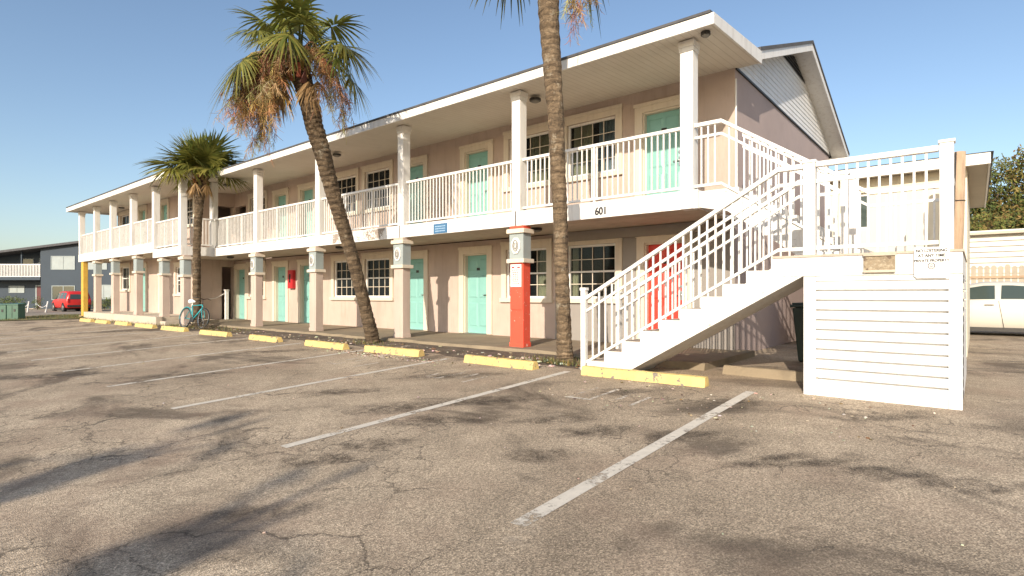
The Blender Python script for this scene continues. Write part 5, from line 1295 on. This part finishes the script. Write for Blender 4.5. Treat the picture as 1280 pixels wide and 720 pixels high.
tree('rusty brown green tree at the right edge behind the shed', 1292, 35, 10.3, 3.8, 62, RST + OLV, leaf=.13)
tree('low bronze green tree crowding over the shed roof', 1246, 33.5, 6.3, 2.3, 64, RST + GRN, n=34, leaf=.10)
tree('low olive tree beside the soffit of the white house', 1215, 33, 5.9, 2.0, 66, OLV, n=34, leaf=.10)
def shrub(label, px_, d, h, rad, seed, cols):
    r = random.Random(seed); p = W((px_ - 640) * d / FPX, d, -.32); root = thing('shrub', label, 'shrub', (p.x, p.y, -.32), group='shrubs before the slate blue building')
    mb = MB(); 
    for i in range(5): mb.tube([p, p + Vector((r.uniform(-.5, .5) * rad, r.uniform(-.5, .5) * rad, h * .7))], [.03, .01], 5)
    mb.build('stem', M['bark'], root)
    mb = MB(); foliage(mb, [(p + Vector((r.uniform(-.5, .5) * rad, r.uniform(-.5, .5) * rad, h * r.uniform(.35, .65))), rad * .62, h / rad * .6) for _ in range(4)], 60, .06, r, cols); mb.build('crown', M['foliage'], root, fix=False)
shrub('dark leafy shrub behind the green utility cabinets', 12, 42, 1.6, 1.0, 71, GRN)
shrub('small spiky shrub between the white chain posts', 47, 52, 1.3, .6, 72, GRN)
shrub('dark hedge shrub right of the red parked car', 131, 53, 1.2, 1.2, 73, GRN)
shrub('dark hedge shrub behind the red parked car', 92, 53, 1.2, 1.3, 74, GRN)

# ---------------------------------------------------------------- grass, litter
def blades(mb, pts, r, h0, h1, cols):
    for x, y, z in pts:
        h = r.uniform(h0, h1); a = r.uniform(0, 6.28); w_ = r.uniform(.004, .009); d = Vector((math.cos(a), math.sin(a), 0)); l = Vector((r.gauss(0, .35), r.gauss(0, .35), 1)).normalized() * h
        mb.cur = tuple(c * r.uniform(.7, 1.3) for c in r.choice(cols)); p = Vector((x, y, z)); mb.add([p - d * w_, p + d * w_, p + l * .6 + d * w_ * .5, p + l], [(0, 1, 2), (0, 2, 3)])
    mb.cur = (1, 1, 1)
r = random.Random(77); pts = []
GC = [(0.10, 0.115, 0.03), (0.20, 0.17, 0.06), (0.27, 0.21, 0.10), (0.07, 0.09, 0.025)]
for _ in range(2600):
    x = r.uniform(-33.5, -16.5); y = 7.28 + abs(r.gauss(0, .35)); 
    if y < 7.3 or r.random() < .5: y = r.uniform(7.02, 7.35) if x < -22 else r.uniform(7.2, 8.15)
    pts.append((x, y, G(y) + .01 if y < 7.3 else .02))
for cx_, cy_, n_, s_ in ((-20.6, 7.8, 900, .45), (-5.15, 7.5, 700, .26), (-10.56, 7.7, 220, .3), (-33.2, 7.3, 300, .5)):
    for _ in range(n_):
        x = cx_ + r.gauss(0, s_ * 1.5); y = cy_ + r.gauss(0, s_ * .7)
        if 7.25 < y < 8.2: pts.append((x, y, .02))
mb = MB(); blades(mb, pts, r, .03, .12, GC); tag(mb.build('grass', M['grass'], None, fix=False), kind='stuff')
pts = []
for _ in range(9000):
    d = r.uniform(25.6, 31.4); p = W(r.uniform(-31, -19.8), d, 0); pts.append((p.x, p.y, G2(p.x, p.y) + .03))
mb = MB(); blades(mb, pts, r, .04, .11, GC); tag(mb.build('lawn_grass', M['grass'], None, fix=False), kind='stuff')
mb = MB()
def bit(mb, x, y, z, s, r):
    a = r.uniform(0, 6.28); d = Vector((math.cos(a), math.sin(a), 0)) * s; e = Vector((-d.y, d.x, 0)) * r.uniform(.4, .9); p = Vector((x, y, z)); u = Vector((0, 0, s * r.uniform(.25, .8)))
    mb.hexa([p - d - e, p + d - e * .7, p + d * .8 + e, p - d * .7 + e, p - d * .7 - e * .6 + u, p + d * .6 - e * .5 + u * .8, p + d * .5 + e * .6 + u, p - d * .5 + e * .7 + u * .7])
PAL = [(0.42, 0.36, 0.28), (0.55, 0.48, 0.38), (0.30, 0.25, 0.19), (0.10, 0.07, 0.045), (0.16, 0.10, 0.05)]
for _ in range(1500):
    t = r.random()
    if t < .45: x = r.uniform(-22, -4.5); y = r.uniform(7.25, 8.2); s = abs(r.gauss(0, .014)) + .006
    elif t < .62: x = -8.6 + r.gauss(0, .9); y = 6.55 + r.gauss(0, .12); s = abs(r.gauss(0, .012)) + .006
    elif t < .72: x = -5.6 + r.gauss(0, .5); y = 7.5 + r.gauss(0, .2); s = abs(r.gauss(0, .02)) + .008
    elif t < .86: x = r.uniform(-4.2, -.3); y = r.uniform(5.2, 7.0); s = abs(r.gauss(0, .008)) + .004
    else: x = r.uniform(-14, 3); y = r.uniform(1.5, 7); s = abs(r.gauss(0, .005)) + .003
    mb.cur = tuple(c * r.uniform(.8, 1.2) for c in r.choice(PAL)); zz = (G(y) if y < 7.3 else .025); bit(mb, x, y, zz + .002, s, r)
mb.cur = (1, 1, 1)
tag(mb.build('litter', mat_leaf('dry_litter', 0.0, 0.9), None, fix=False), kind='stuff')
# fallen twigs of a flower stalk right of the bicycle
r = random.Random(5); tw = thing('dead_branch', 'dry fallen palm branch lying right of the bicycle', 'branch', (-18.9, 7.5, .03))
mb = MB(); mb.tube([(-19.6, 7.42, .05), (-19.0, 7.5, .1), (-18.2, 7.52, .05)], .02, 5)
for k in range(26):
    x = r.uniform(-19.7, -18.1); a = Vector((x, 7.48, .06)); mb.tube([a, a + Vector((r.gauss(0, .12), r.gauss(0, .15), r.uniform(.02, .16))), a + Vector((r.gauss(0, .22), r.gauss(0, .22), r.uniform(-.03, .12)))], .008, 4)
mb.build('twigs', M['bark'], tw)
